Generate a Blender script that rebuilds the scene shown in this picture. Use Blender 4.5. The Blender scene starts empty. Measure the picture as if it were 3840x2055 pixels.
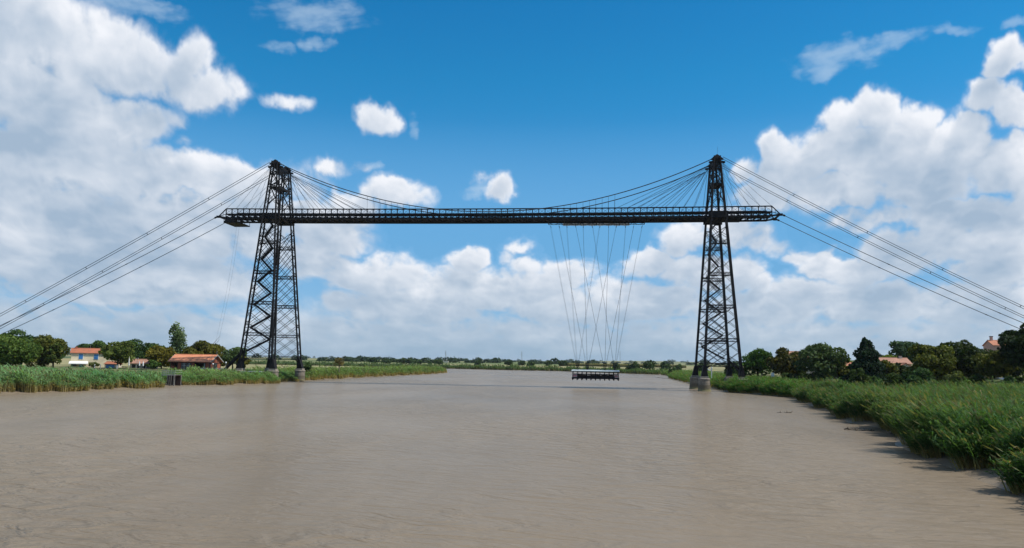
import bpy, bmesh, math, random
import numpy as np
from mathutils import Vector, Matrix

SC = bpy.context.scene
COL = SC.collection

# ---------------------------------------------------------------- camera
# metres: X along the bridge (right), Y away across the river bend, Z up, water at z = 0
CAM_POS = (34.675, -250.15, 7.03)
YAW, PITCH, ROLL, FPX = -0.109614, 0.110573, 0.016226, 3022.16
_f = Vector((math.sin(YAW) * math.cos(PITCH), math.cos(YAW) * math.cos(PITCH), math.sin(PITCH)))
_r = Vector((math.cos(YAW), -math.sin(YAW), 0))
_u = _r.cross(_f)
_R = _r * math.cos(ROLL) + _u * math.sin(ROLL)
_U = -_r * math.sin(ROLL) + _u * math.cos(ROLL)
cam_data = bpy.data.cameras.new('camera')
cam_data.sensor_width = 36.0
cam_data.lens = 36.0 * FPX / 3840.0
cam_data.clip_start = 0.5
cam_data.clip_end = 60000
cam = bpy.data.objects.new('camera', cam_data)
COL.objects.link(cam)
M = Matrix.Identity(4)
for i in range(3):
    M[i][0], M[i][1], M[i][2], M[i][3] = _R[i], _U[i], -_f[i], CAM_POS[i]
cam.matrix_world = M
SC.camera = cam

# ---------------------------------------------------------------- exposure
SC.view_settings.view_transform = 'Standard'
SC.view_settings.look = 'None'
SC.view_settings.exposure = 0.0
SC.view_settings.gamma = 1.0
SC.view_settings.use_curve_mapping = False
SC.cycles.use_denoising = True
SC.cycles.denoiser = 'OPENIMAGEDENOISE'
SC.cycles.denoising_input_passes = 'RGB_ALBEDO_NORMAL'
SC.cycles.denoising_prefilter = 'ACCURATE'
SC.cycles.max_bounces = 6
SC.cycles.diffuse_bounces = 3
SC.cycles.glossy_bounces = 3
SC.cycles.transmission_bounces = 4
SC.cycles.transparent_max_bounces = 8
SC.cycles.caustics_reflective = False
SC.cycles.caustics_refractive = False

# ---------------------------------------------------------------- sun
SUN_EL, SUN_AZ = math.radians(57), math.radians(95)     # azimuth clockwise from +Y: from the right, along the bridge
sun_dir = Vector((math.sin(SUN_AZ) * math.cos(SUN_EL), math.cos(SUN_AZ) * math.cos(SUN_EL), math.sin(SUN_EL)))
sd_ = bpy.data.lights.new('sun', 'SUN')
sd_.energy = SUN_POWER = 4.8
sd_.angle = math.radians(0.53)
sd_.color = (1.0, 0.95, 0.87)
sun = bpy.data.objects.new('sun', sd_)
sun.rotation_euler = (-sun_dir).to_track_quat('-Z', 'Y').to_euler()
sun.location = sun_dir * 400
COL.objects.link(sun)

# ---------------------------------------------------------------- node helper
class Nd:
    """small expression helper over a node tree: sockets with operators"""
    def __init__(s, tree): s.t = tree
    def node(s, typ, **kw):
        n = s.t.nodes.new(typ)
        for k, v in kw.items(): setattr(n, k, v)
        return n
    def put(s, sock, v):
        if isinstance(v, bpy.types.NodeSocket): s.t.links.new(v, sock)
        else: sock.default_value = v
    def m(s, op, a, b=None, c=None, clamp=False):
        n = s.node('ShaderNodeMath', operation=op, use_clamp=clamp)
        for i, v in enumerate((a, b, c)):
            if v is not None: s.put(n.inputs[i], v)
        return n.outputs[0]
    def vm(s, op, a, b=None, c=None):
        n = s.node('ShaderNodeVectorMath', operation=op)
        for i, v in enumerate((a, b, c)):
            if v is not None: s.put(n.inputs[i], v)
        return n.outputs['Value'] if op in ('DOT_PRODUCT', 'LENGTH', 'DISTANCE') else n.outputs[0]
    def noise(s, vec, scale, detail=4, rough=0.5, dist=0.0, dim='3D', typ='FBM'):
        n = s.node('ShaderNodeTexNoise', noise_dimensions=dim)
        n.noise_type = typ
        s.put(n.inputs['Vector'], vec)
        n.inputs['Scale'].default_value = scale
        n.inputs['Detail'].default_value = detail
        n.inputs['Roughness'].default_value = rough
        n.inputs['Distortion'].default_value = dist
        return n
    def sstep(s, x, lo, hi):
        n = s.node('ShaderNodeMapRange', interpolation_type='SMOOTHSTEP')
        s.put(n.inputs[0], x); n.inputs[1].default_value = lo; n.inputs[2].default_value = hi
        return n.outputs[0]
    def lin(s, x, lo, hi, a=0.0, b=1.0):
        n = s.node('ShaderNodeMapRange')
        s.put(n.inputs[0], x)
        for i, v in enumerate((lo, hi, a, b)): n.inputs[i + 1].default_value = v
        return n.outputs[0]
    def mix(s, f, a, b):
        n = s.node('ShaderNodeMix', data_type='RGBA')
        s.put(n.inputs['Factor'], f)
        for k, v in ((6, a), (7, b)):
            s.put(n.inputs[k], v if isinstance(v, bpy.types.NodeSocket) else (*v[:3], 1.0))
        return n.outputs[2]
    def xyz(s, x, y, z):
        n = s.node('ShaderNodeCombineXYZ')
        for i, v in enumerate((x, y, z)): s.put(n.inputs[i], v)
        return n.outputs[0]
    def sep(s, v):
        n = s.node('ShaderNodeSeparateXYZ'); s.put(n.inputs[0], v)
        return n.outputs

# ---------------------------------------------------------------- sky and clouds (world)
# cumulus masses as seen by direction: azimuth, elevation, half widths (degrees), weight
CLOUDS=[(-39.1,19.7,5.72,3.41,1.5),(-34.9,18.9,4.95,2.86,1.4),(-38.4,15.6,5.28,3.29,1.5),(-31.4,18.7,4.21,2.09,1.2),
(-28.4,19.5,1.78,1.87,1),(-27.8,17.9,3.35,1.57,1.1),(-25.8,17.7,1.25,0.92,0.8),(-35.7,13.9,5.55,2.92,1.4),
(-32.3,15.2,2.88,1.74,1.1),(-29.9,15.7,1.23,1.01,0.6),(-38.1,11.4,4.8,3.11,1.6),(-33.9,11.7,4.22,2.24,1.6),
(-30.9,12,3.67,2.04,1.5),(-28,12.4,3.04,1.61,1.5),(-26,12,3.12,1.9,1.5),(-24.1,11.6,2.37,1.74,1.4),
(-32.8,21.9,2.65,0.59,0.35),(-31.6,22.4,0.97,0.28,0.3),(-35.9,8.2,6.89,2.7,1.6),(-29.8,8.8,6.54,2.85,1.6),
(-24.3,9.2,3.43,2.68,1.5),(-32.4,5.3,10.36,2.53,1.6),(-36.4,6,5.84,2.93,1.5),(-22.4,17.3,1.95,0.68,0.75),
(-16.3,16.9,1.56,1.35,1.25),(-13.9,16.7,0.46,0.81,0.3),(-20.9,23.3,3.64,1.05,0.36),(-20.9,21.5,1.22,0.36,0.3),
(-23.3,20.9,1.08,0.35,0.22),(-29.2,14.2,0.74,0.41,0.45),(-19.4,13.4,1.51,0.87,0.85),(-17.2,13.4,0.72,0.49,0.5),
(-21,11.9,2.17,1.9,0.6),(-16.5,13.5,0.56,0.38,0.35),(-14.9,11.8,2.69,1.28,1.3),(-12.9,11.5,1.42,0.84,0.7),
(-17.9,10.7,3.06,1.38,0.9),(-20,9.5,4.11,1.92,1.2),(-18.9,8.4,3.3,1.38,1.1),(-7.4,12.3,1.27,1.12,1.15),
(-8.8,12.9,1.04,0.61,0.65),(-9.2,11.9,0.86,0.5,0.4),(-9.7,7.2,1.76,0.96,1.35),(-5.4,8.1,1.37,0.73,0.85),
(-6.2,7.3,1.14,0.73,0.6),(-16.3,6.1,4.18,1.84,1.3),(-20.5,7,3.25,1.92,1.3),(-13.6,5.9,2.53,1.26,1.1),
(-9.3,5.1,5.1,1.97,1.4),(-4.5,5.2,3.39,1.69,1.35),(-2.2,6.4,2.54,1.18,1.2),(-5.1,6.6,1.7,0.73,0.9),
(-13.5,3.9,7.04,1.96,1.4),(-1.7,4.1,6.11,1.85,1.4),(0.3,5,2.51,1.26,1.1),(3.6,7.2,1.87,1.23,1.3),
(2.2,6.7,1.39,0.84,0.8),(6.1,9.1,2.43,1.27,1.2),(5.3,8.3,1.63,1,1.1),(6.6,6.4,2.94,1.52,1.3),
(3.6,4.4,4.87,1.67,1.4),(1.4,4.1,2.49,1.12,1.2),(10.1,9,2.85,1.14,0.95),(12.2,8.4,1.28,0.8,0.7),
(9.6,6.3,2.08,1.69,1.3),(11.1,5.5,1.54,1.02,1.1),(15.2,7,1.9,1.21,1.4),(16.9,6.2,2.59,1.56,1.3),
(13.7,7.6,1.25,0.8,0.8),(13.9,4.9,2.7,1.46,1.3),(19.5,7.4,3.15,1.91,1.35),(22.3,8.2,2.79,1.86,1.4),
(24.8,6.6,2.64,2.18,1.4),(18,4.3,5.4,1.8,1.4),(23.6,4,4.47,1.71,1.4),(10.6,3.9,5.04,1.62,1.4),
(18.3,16.6,1.85,1.65,1.5),(16.2,16.3,1.72,1.4,1.3),(20.5,15.8,1.82,1.23,1.3),(12.5,14.8,1.6,1.53,1.3),
(14.9,14.1,2.96,2.08,1.5),(18.3,13.8,4.16,2.54,1.6),(21.9,14.5,2.21,1.52,1.4),(23.8,13.8,1.71,1.5,1.3),
(10.2,13.3,1.45,1.12,1.1),(12.6,12.4,2.79,1.33,1.2),(16.3,11.4,4.27,1.43,1.3),(20.6,11.4,3.33,1.76,1.4),
(18.2,9.9,3.01,0.77,0.9),(23.7,11.8,1.28,1.46,0.6),(26.3,18.6,1.19,1.42,1.5),(25.3,16.9,1.5,1.17,1.3),
(26.5,15.8,1.42,1.4,1.4),(24.8,16.5,1.27,0.83,1),(26.6,13.4,1.11,1.41,1.2),(26.3,11.6,1.81,1.9,1.4),
(24.1,9.6,3.1,1.46,1.4),(25.7,9,2.41,1.92,1.4),(23.4,15,1.94,1.45,1.4),(24.6,12.5,2.28,1.93,1.4),
(21.3,12.8,3.51,2.24,1.5),(13.3,13.2,3.01,1.58,1.4),(11.2,11.4,2.58,1.07,1.1),(22.3,9.7,3.42,1.24,1.3),
(17,9.5,2.61,0.67,0.9),(8.8,9.9,1.85,1.09,1.1),(16.3,20.3,2.58,0.84,0.4),(19.3,20.8,1.88,0.53,0.34),
(15.7,19.6,1.5,0.65,0.38),(23,20.9,1.55,0.32,0.28),(26.5,20.5,0.83,0.31,0.3)]

def lattice_noise(x, y, seed):
    """smooth gradient noise in -1..1"""
    xi = np.floor(x).astype(np.int64); yi = np.floor(y).astype(np.int64)
    fx = (x - xi).astype(np.float32); fy = (y - yi).astype(np.float32)
    u = fx * fx * fx * (fx * (fx * 6 - 15) + 10); v = fy * fy * fy * (fy * (fy * 6 - 15) + 10)
    rng = np.random.RandomState(seed)
    perm = rng.permutation(4096)
    ang = rng.rand(4096).astype(np.float32) * 6.2831853
    gx, gy = np.cos(ang), np.sin(ang)
    def g(ix, iy, ax, ay):
        h = perm[(perm[ix & 4095] + iy) & 4095]
        return gx[h] * ax + gy[h] * ay
    a = g(xi, yi, fx, fy); b = g(xi + 1, yi, fx - 1, fy)
    c = g(xi, yi + 1, fx, fy - 1); d = g(xi + 1, yi + 1, fx - 1, fy - 1)
    return 1.5 * (a + u * (b - a) + v * ((c + u * (d - c)) - (a + u * (b - a))))

def fbm(x, y, freq, octs, rough, seed, billow=False):
    s = np.zeros_like(x); amp = 1.0; tot = 0.0
    for o in range(octs):
        n = lattice_noise(x * freq + 17.3 * o, y * freq - 9.1 * o, seed + o)
        s += amp * ((0.5 - 2.0 * np.abs(n)) if billow else n)
        tot += amp; amp *= rough; freq *= 2.03
    return s / tot

def sm(x, lo, hi):
    t = np.clip((x - lo) / (hi - lo), 0, 1)
    return t * t * (3 - 2 * t)

def cloud_map(a0, a1, e0, e1, w, h, octs):
    """cloud radiance (scaled) and cover over a patch of directions, degrees"""
    pad = int(4.5 / ((e1 - e0) / h))
    padx = int(3.0 / ((a1 - a0) / w))
    da, de = (a1 - a0) / w, (e1 - e0) / h
    A, E = np.meshgrid((a0 + (np.arange(w + padx) + .5) * da).astype(np.float32),
                       (e0 + (np.arange(h + pad) + .5) * de).astype(np.float32))
    # clouds further off are smaller and flatter: stretch the noise with nearness to the horizon
    k = 1.0 + 1.1 * np.exp(-np.maximum(E, 0) / 7.0)
    X = A * 0.66 * (0.8 + .2 * k); Y = 14.0 * np.log1p(np.maximum(E, -1.5) / 9.0)
    wx = fbm(X, Y, 0.30, 4, 0.55, 11); wy = fbm(X + 50, Y, 0.30, 4, 0.55, 23)
    fx = fbm(X, Y, 1.1, 4, 0.6, 37); fy = fbm(X + 70, Y, 1.1, 4, 0.6, 51)
    qa = A + 1.5 * wx + 0.55 * fx; qe = E + (1.0 * wy + 0.5 * fy) * np.clip(E / 8, .35, 1)
    best = np.full_like(A, -1.2)
    veil = np.full_like(A, -1.0)
    for a, e, ra, re, wt in CLOUDS:
        if wt < .45:        # thin high wisps
            np.maximum(veil, 2.2 * wt * (1 - ((qa - a) / ra / 1.25) ** 2 - ((qe - e) / re / 1.25) ** 2), out=veil)
            continue
        if a + 1.6 * ra + 3 < a0 or a - 1.6 * ra - 3 > A.max(): continue
        np.maximum(best, wt * (1 - ((qa - a) / ra) ** 2 - ((qe - e) / re) ** 2), out=best)
    low = np.minimum(1.65 - qe * 0.36, 1.35)
    np.maximum(best, low, out=best)
    rest = np.maximum(sm(np.abs(A + 6.3), 36, 46), sm(E, 27, 35))
    gen = np.minimum(fbm(A * 0.8, E, 0.085, 3, 0.5, 77) * 5.0 + 0.1, 1.4) - 4.0 * (1 - rest)
    np.maximum(best, gen, out=best)
    bil = fbm(X + 1.2 * wx, Y + 1.2 * wy, 0.62, octs, 0.50, 101, True)
    soft = fbm(X, Y, 0.8, octs, 0.52, 131)
    broad = fbm(X * 0.7, Y * 1.3, 0.33, 4, 0.55, 171)
    F = best + 0.62 * bil + 0.75 * soft
    thin = sm(best, 0.15, 0.75)
    alpha = sm(F, -0.40, 0.80) * (0.38 + 0.62 * thin) * sm(best, -0.75, 0.35)
    T = np.clip(F, 0, 2.2) * alpha
    streak = fbm(A * .55 + E * .5, E * 1.6 - A * .35, 0.9, 5, 0.55, 211)
    vl = sm(veil + .75 * streak, -.15, 1.2) * .46 * sm(veil, -.6, .2)
    # light through the cloud from the upper right
    tau = np.zeros((h, w), np.float32)
    prev = 0.0
    for st in (0.18, 0.4, 0.75, 1.25, 1.9, 2.7, 3.7):
        sx, sy = int(st * 0.45 / da), int(st * 0.89 / de)
        tau += T[sy:sy + h, sx:sx + w] * (st - prev); prev = st
    T0 = T[:h, :w]; al = alpha[:h, :w]; E0 = E[:h, :w]; bl = bil[:h, :w]; sf = soft[:h, :w]
    lit = np.exp(-0.76 * tau)
    lit = 0.20 + 0.85 * lit
    br_ = broad[:h, :w]
    lit = np.clip(lit + 0.20 * (bl + .12) + 0.17 * sf + 0.72 * br_ * sm(T0, 0.3, 1.2), 0, 1.05)
    sh = np.array((.37, .485, .63), np.float32); br = np.array((.88, .91, .97), np.float32)
    c = sh + (br - sh) * lit[..., None]
    hz = (0.85 * np.exp(-np.maximum(E0, 0) / 2.6))[..., None]
    c = c * (1 - hz) + np.array((.31, .46, .60), np.float32) * hz
    v0 = vl[:h, :w] * (1 - al)
    c = (c * al[..., None] + np.array((.60, .74, .88), np.float32) * v0[..., None]) / np.maximum(al + v0, 1e-4)[..., None]
    al = al + v0
    al = np.maximum(al, 0.93 * np.exp(-np.maximum(E0, 0) / 2.2))
    return np.concatenate([c, al[..., None]], -1).astype(np.float32)

SKY_STRENGTH = 0.1
world = bpy.data.worlds.new('World')
SC.world = world
world.use_nodes = True
wt = world.node_tree
wt.nodes.clear()
W = Nd(wt)
sky = W.node('ShaderNodeTexSky', sky_type='NISHITA')
sky.sun_disc = False
sky.sun_elevation = SUN_EL
sky.sun_rotation = SUN_AZ
sky.altitude = 10
sky.air_density = 1.0
sky.dust_density = 0.25
sky.ozone_density = 3.0
hs = W.node('ShaderNodeHueSaturation')
hs.inputs['Hue'].default_value = 0.508
hs.inputs['Saturation'].default_value = 1.4
hs.inputs['Value'].default_value = 1.2
wt.links.new(sky.outputs[0], hs.inputs['Color'])
HS = hs
tc = W.node('ShaderNodeTexCoord')
dx, dy, dz = W.sep(tc.outputs['Generated'])
az = W.m('MULTIPLY', W.m('ARCTAN2', dx, dy), 57.29578)
el = W.m('MULTIPLY', W.m('ARCSINE', dz), 57.29578)
P = W.xyz(az, el, 0.0)
def cloud_image(name, a0, a1, e0, e1, w, h, octs):
    px = cloud_map(a0, a1, e0, e1, w, h, octs)
    img = bpy.data.images.new(name, w, h, alpha=True, float_buffer=True)
    img.colorspace_settings.name = 'Non-Color'
    img.alpha_mode = 'CHANNEL_PACKED'
    img.pixels.foreach_set(px.ravel())
    img.update()
    img.pack()
    n = W.node('ShaderNodeTexImage', image=img, interpolation='Cubic', extension='EXTEND')
    W.put(n.inputs[0], W.xyz(W.lin(az, a0, a1), W.lin(el, e0, e1), 0.0))
    return n.outputs[0], n.outputs[1]
c_all, a_all = cloud_image('clouds_all_round', -180, 180, -1, 90, 1440, 364, 4)
c_near, a_near = cloud_image('clouds_over_bridge', -46, 34, -1, 30, 2000, 775, 7)
inside = W.m('MULTIPLY', W.sstep(W.m('ABSOLUTE', W.m('ADD', az, 6.0)), 39.5, 38.5), W.sstep(el, 29.5, 28.5))
cl = W.mix(inside, c_all, c_near)
alpha = W.m('ADD', W.m('MULTIPLY', inside, a_near), W.m('MULTIPLY', W.m('SUBTRACT', 1.0, inside), a_all))
cl = W.vm('SCALE', cl)
cl.node.inputs['Scale'].default_value = 1.0 / SKY_STRENGTH
W.put(HS.inputs['Saturation'], W.lin(el, 3, 18, 1.15, 1.4)); W.put(HS.inputs['Hue'], W.lin(el, 3, 18, 0.525, 0.508))
tint = W.node('ShaderNodeMix', data_type='RGBA', blend_type='MULTIPLY')
tint.inputs['Factor'].default_value = 1.0
wt.links.new(hs.outputs[0], tint.inputs[6])
W.put(tint.inputs[7], W.mix(W.lin(el, 3, 20), (1.05, 1.10, 1.12), (0.55, 1.34, 1.10)))
clear = W.mix(W.lin(el, 9, 17, 0.8, 0.0), tint.outputs[2], (1.35, 4.1, 7.4))
skyc = W.mix(alpha, clear, cl)
bg = W.node('ShaderNodeBackground')
W.put(bg.inputs[0], skyc)
bg.inputs[1].default_value = SKY_STRENGTH
wo = W.node('ShaderNodeOutputWorld')
wt.links.new(bg.outputs[0], wo.inputs[0])

# ---------------------------------------------------------------- object helpers
WORLD_M = {}
def tag(o, label=None, cat=None, group=None, kind=None):
    if label: o['label'] = label
    if cat: o['category'] = cat
    if group: o['group'] = group
    if kind: o['kind'] = kind
    return o

def link(o, parent=None, mw=None):
    """link an object; mw is its world matrix"""
    COL.objects.link(o)
    mw = mw or Matrix.Identity(4)
    if parent is not None:
        o.parent = parent
        o.matrix_parent_inverse = WORLD_M[parent.name].inverted()
    o.matrix_basis = mw
    WORLD_M[o.name] = mw.copy()
    return o

def thing(name, loc, label, cat, group=None, parent=None):
    o = bpy.data.objects.new(name, None)
    o.empty_display_size = 0.5
    link(o, parent, Matrix.Translation(Vector(loc)))
    return tag(o, label, cat, group)

def mesh_obj(name, verts, faces, mat, parent=None, mw=None, smooth=False):
    me = bpy.data.meshes.new(name)
    me.from_pydata([tuple(v) for v in verts], [], [tuple(f) for f in faces])
    if mat: me.materials.append(mat)
    if smooth:
        me.polygons.foreach_set('use_smooth', [True] * len(me.polygons))
    me.update()
    o = bpy.data.objects.new(name, me)
    return link(o, parent, mw)

class MB:
    """collects simple solids into one mesh"""
    def __init__(s): s.v = []; s.f = []
    def add(s, vs, fs):
        n = len(s.v); s.v += [tuple(v) for v in vs]; s.f += [tuple(i + n for i in f) for f in fs]; return s
    def box(s, x0, x1, y0, y1, z0, z1):
        return s.add([(x0, y0, z0), (x1, y0, z0), (x1, y1, z0), (x0, y1, z0), (x0, y0, z1), (x1, y0, z1), (x1, y1, z1), (x0, y1, z1)],
                     [(0, 3, 2, 1), (4, 5, 6, 7), (0, 1, 5, 4), (1, 2, 6, 5), (2, 3, 7, 6), (3, 0, 4, 7)])
    def bar(s, p, q, w, d=None, n=4):
        p, q = Vector(p), Vector(q); d = d or w
        ax = (q - p).normalized()
        up = Vector((0, 0, 1)) if abs(ax.z) < 0.95 else Vector((0, 1, 0))
        a = ax.cross(up).normalized(); b = a.cross(ax)
        if n == 4: ring = [(-.5, -.5), (.5, -.5), (.5, .5), (-.5, .5)]
        else: ring = [(.5 * math.cos(6.28318 * k / n), .5 * math.sin(6.28318 * k / n)) for k in range(n)]
        vs = [p + a * (c * w) + b * (e * d) for c, e in ring] + [q + a * (c * w) + b * (e * d) for c, e in ring]
        fs = [(k, (k + 1) % n, n + (k + 1) % n, n + k) for k in range(n)] + [tuple(range(n))[::-1], tuple(range(n, 2 * n))]
        return s.add(vs, fs)
    def lathe(s, c, prof, n=20):
        """profile of (radius, z) about a vertical axis at c"""
        vs = [(c[0] + r * math.cos(6.28318 * k / n), c[1] + r * math.sin(6.28318 * k / n), z) for r, z in prof for k in range(n)]
        fs = [(i * n + k, i * n + (k + 1) % n, (i + 1) * n + (k + 1) % n, (i + 1) * n + k) for i in range(len(prof) - 1) for k in range(n)]
        fs += [tuple(range(n))[::-1], tuple(range((len(prof) - 1) * n, len(prof) * n))]
        return s.add(vs, fs)
    def tube(s, pts, rad, n=6):
        pts = [Vector(p) for p in pts]
        rads = rad if isinstance(rad, (list, tuple)) else [rad] * len(pts)
        vs = []
        for i, p in enumerate(pts):
            ax = (pts[min(i + 1, len(pts) - 1)] - pts[max(i - 1, 0)]).normalized()
            up = Vector((0, 0, 1)) if abs(ax.z) < 0.9 else Vector((0, 1, 0))
            a = ax.cross(up).normalized(); b = a.cross(ax)
            vs += [p + a * (rads[i] * math.cos(6.28318 * k / n)) + b * (rads[i] * math.sin(6.28318 * k / n)) for k in range(n)]
        fs = [(i * n + k, i * n + (k + 1) % n, (i + 1) * n + (k + 1) % n, (i + 1) * n + k) for i in range(len(pts) - 1) for k in range(n)]
        fs += [tuple(range(n))[::-1], tuple(range((len(pts) - 1) * n, len(pts) * n))]
        return s.add(vs, fs)
    def build(s, name, mat, parent=None, mw=None, smooth=False):
        return mesh_obj(name, s.v, s.f, mat, parent, mw, smooth)

_unit = {}
def unit_mesh(mat, n=4):
    """a unit bar along z (length 1, width 1), shared by every piece made from it"""
    k = (mat.name, n)
    if k not in _unit:
        b = MB().bar((0, 0, 0), (0, 0, 1), 1.0, 1.0, n)
        me = bpy.data.meshes.new('bar_' + mat.name)
        me.from_pydata(b.v, [], b.f); me.materials.append(mat); me.update()
        _unit[k] = me
    return _unit[k]

def piece(name, p, q, w, mat, parent, d=None, n=4):
    """one straight bar as an object of its own, sharing its mesh with all like bars"""
    p, q = Vector(p), Vector(q); ax = q - p
    rot = ax.to_track_quat('Z', 'Y').to_matrix().to_4x4()
    mw = Matrix.Translation(p) @ rot @ Matrix.Diagonal((w, d or w, ax.length, 1.0))
    o = bpy.data.objects.new(name, unit_mesh(mat, n))
    return link(o, parent, mw)

# ---------------------------------------------------------------- materials
def new_mat(name):
    m = bpy.data.materials.new(name); m.use_nodes = True
    t = m.node_tree; t.nodes.clear()
    N = Nd(t)
    b = N.node('ShaderNodeBsdfPrincipled'); o = N.node('ShaderNodeOutputMaterial')
    t.links.new(b.outputs[0], o.inputs[0])
    return m, N, b, o

def paint(name, col, rough=0.6, var=0.25, scale=1.0, col2=None, bump=0.0, metal=0.0, spec=0.5):
    """plain procedural finish: noise wear between two tones"""
    m, N, b, o = new_mat(name)
    tc = N.node('ShaderNodeTexCoord')
    geo = N.node('ShaderNodeNewGeometry')
    n = N.noise(geo.outputs['Position'], scale, 5, 0.6).outputs['Fac']
    c2 = col2 or tuple(c * (1 - var) for c in col)
    N.put(b.inputs['Base Color'], N.mix(N.sstep(n, 0.35, 0.68), col, c2))
    b.inputs['Roughness'].default_value = rough
    b.inputs['Metallic'].default_value = metal
    b.inputs['Specular IOR Level'].default_value = spec
    if bump:
        bp = N.node('ShaderNodeBump'); bp.inputs['Strength'].default_value = bump; bp.inputs['Distance'].default_value = 0.05
        N.put(bp.inputs['Height'], N.noise(geo.outputs['Position'], scale * 6, 4, 0.6).outputs['Fac'])
        N.t.links.new(bp.outputs[0], b.inputs['Normal'])
    return m

IRON = paint('dark_iron', (0.010, 0.010, 0.012), 0.75, scale=0.8, col2=(0.017, 0.015, 0.015), spec=0.15)
CABLE = paint('cable_steel', (0.04, 0.05, 0.06), 0.6, scale=0.5, spec=0.2)
ZINC = paint('zinc_roof', (0.42, 0.47, 0.47), 0.55, scale=0.7, col2=(0.33, 0.38, 0.39))
WOOD = paint('brown_wood', (0.16, 0.09, 0.05), 0.7, scale=2.0)
GREYWOOD = paint('weathered_wood', (0.26, 0.24, 0.21), 0.85, scale=2.0, col2=(0.12, 0.105, 0.09))
WHITE = paint('white_paint', (0.78, 0.78, 0.76), 0.5, var=0.12)
BLUE = paint('blue_paint', (0.035, 0.17, 0.42), 0.5, var=0.2)
RED = paint('red_cloth', (0.35, 0.03, 0.04), 0.8)
DARK = paint('dark_interior', (0.012, 0.011, 0.011), 0.8)
CREAM = paint('cream_render', (0.72, 0.62, 0.43), 0.85, scale=0.4, col2=(0.62, 0.53, 0.37), bump=0.1)
PALEWALL = paint('pale_render', (0.60, 0.54, 0.45), 0.85, scale=0.4, col2=(0.48, 0.43, 0.36))
PINKWALL = paint('pink_render', (0.55, 0.33, 0.26), 0.85, scale=0.4, col2=(0.46, 0.28, 0.22))
STONEWHITE = paint('white_stone', (0.62, 0.60, 0.56), 0.85, scale=1.5, col2=(0.42, 0.40, 0.36))
PIERCAP = paint('pier_cap_stone', (0.32, 0.28, 0.22), 0.9, scale=1.2, col2=(0.18, 0.155, 0.125), bump=0.2)
BARK = paint('bark', (0.09, 0.07, 0.05), 0.9, scale=3.0, col2=(0.05, 0.04, 0.03))
PALEBARK = paint('pale_bark', (0.24, 0.19, 0.13), 0.9, scale=3.0, col2=(0.16, 0.12, 0.08))

def brick_mat(name, col, col2, mortar, scale):
    m, N, b, o = new_mat(name)
    geo = N.node('ShaderNodeNewGeometry')
    x, y, z = N.sep(geo.outputs['Position'])
    br = N.node('ShaderNodeTexBrick')
    N.put(br.inputs['Vector'], N.xyz(N.m('ADD', x, y), z, 0.0))
    br.inputs['Color1'].default_value = (*col, 1); br.inputs['Color2'].default_value = (*col2, 1); br.inputs['Mortar'].default_value = (*mortar, 1)
    br.inputs['Scale'].default_value = scale
    n = N.noise(geo.outputs['Position'], 0.7, 4, 0.6).outputs['Fac']
    N.put(b.inputs['Base Color'], N.mix(N.m('MULTIPLY', N.sstep(n, 0.4, 0.75), 0.5), br.outputs[0], tuple(c * 0.7 for c in col)))
    b.inputs['Roughness'].default_value = 0.9
    b.inputs['Specular IOR Level'].default_value = 0.2
    return m
BRICK = brick_mat('red_brick', (0.36, 0.105, 0.06), (0.29, 0.08, 0.045), (0.30, 0.15, 0.10), 4.0)

def tile_mat(name, col, col2):
    """interlocking roof tiles: rows across, troughs down the slope"""
    m, N, b, o = new_mat(name)
    geo = N.node('ShaderNodeNewGeometry')
    x, y, z = N.sep(geo.outputs['Position'])
    n1 = N.noise(geo.outputs['Position'], 0.5, 4, 0.6).outputs['Fac']
    n2 = N.noise(geo.outputs['Position'], 5.0, 3, 0.7).outputs['Fac']
    c = N.mix(N.sstep(n1, 0.35, 0.7), col, col2)
    c = N.mix(N.m('MULTIPLY', N.sstep(n2, 0.5, 0.75), 0.35), c, tuple(v * 0.55 for v in col))
    N.put(b.inputs['Base Color'], c)
    b.inputs['Roughness'].default_value = 0.9
    b.inputs['Specular IOR Level'].default_value = 0.2
    h = N.m('MULTIPLY', N.m('SINE', N.m('MULTIPLY', N.m('ADD', x, N.m('MULTIPLY', y, 0.02)), 26.0)), 0.5)
    h = N.m('ADD', h, N.m('FRACT', N.m('MULTIPLY', z, 3.5)))
    bp = N.node('ShaderNodeBump'); bp.inputs['Strength'].default_value = 0.35; bp.inputs['Distance'].default_value = 0.05
    N.put(bp.inputs['Height'], h)
    N.t.links.new(bp.outputs[0], b.inputs['Normal'])
    return m
TILE_ORANGE = tile_mat('orange_tiles', (0.66, 0.27, 0.145), (0.56, 0.215, 0.115))
TILE_RED = tile_mat('red_tiles', (0.40, 0.14, 0.075), (0.30, 0.12, 0.07))
TILE_PINK = tile_mat('faded_tiles', (0.42, 0.23, 0.16), (0.32, 0.18, 0.13))

def leaf_mat(name, trans=0.35):
    m, N, b, o = new_mat(name)
    at = N.node('ShaderNodeAttribute', attribute_name='tone')
    N.t.links.new(at.outputs['Color'], b.inputs['Base Color'])
    b.inputs['Roughness'].default_value = 0.6
    b.inputs['Specular IOR Level'].default_value = 0.10
    tr = N.node('ShaderNodeBsdfTranslucent')
    g = N.node('ShaderNodeMix', data_type='RGBA', blend_type='MULTIPLY')
    g.inputs['Factor'].default_value = 1.0
    N.t.links.new(at.outputs['Color'], g.inputs[6]); g.inputs[7].default_value = (1.3, 1.25, 0.55, 1)
    N.t.links.new(g.outputs[2], tr.inputs['Color'])
    mx = N.node('ShaderNodeMixShader'); mx.inputs[0].default_value = trans
    N.t.links.new(b.outputs[0], mx.inputs[1]); N.t.links.new(tr.outputs[0], mx.inputs[2])
    N.t.links.new(mx.outputs[0], o.inputs[0])
    return m
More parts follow.
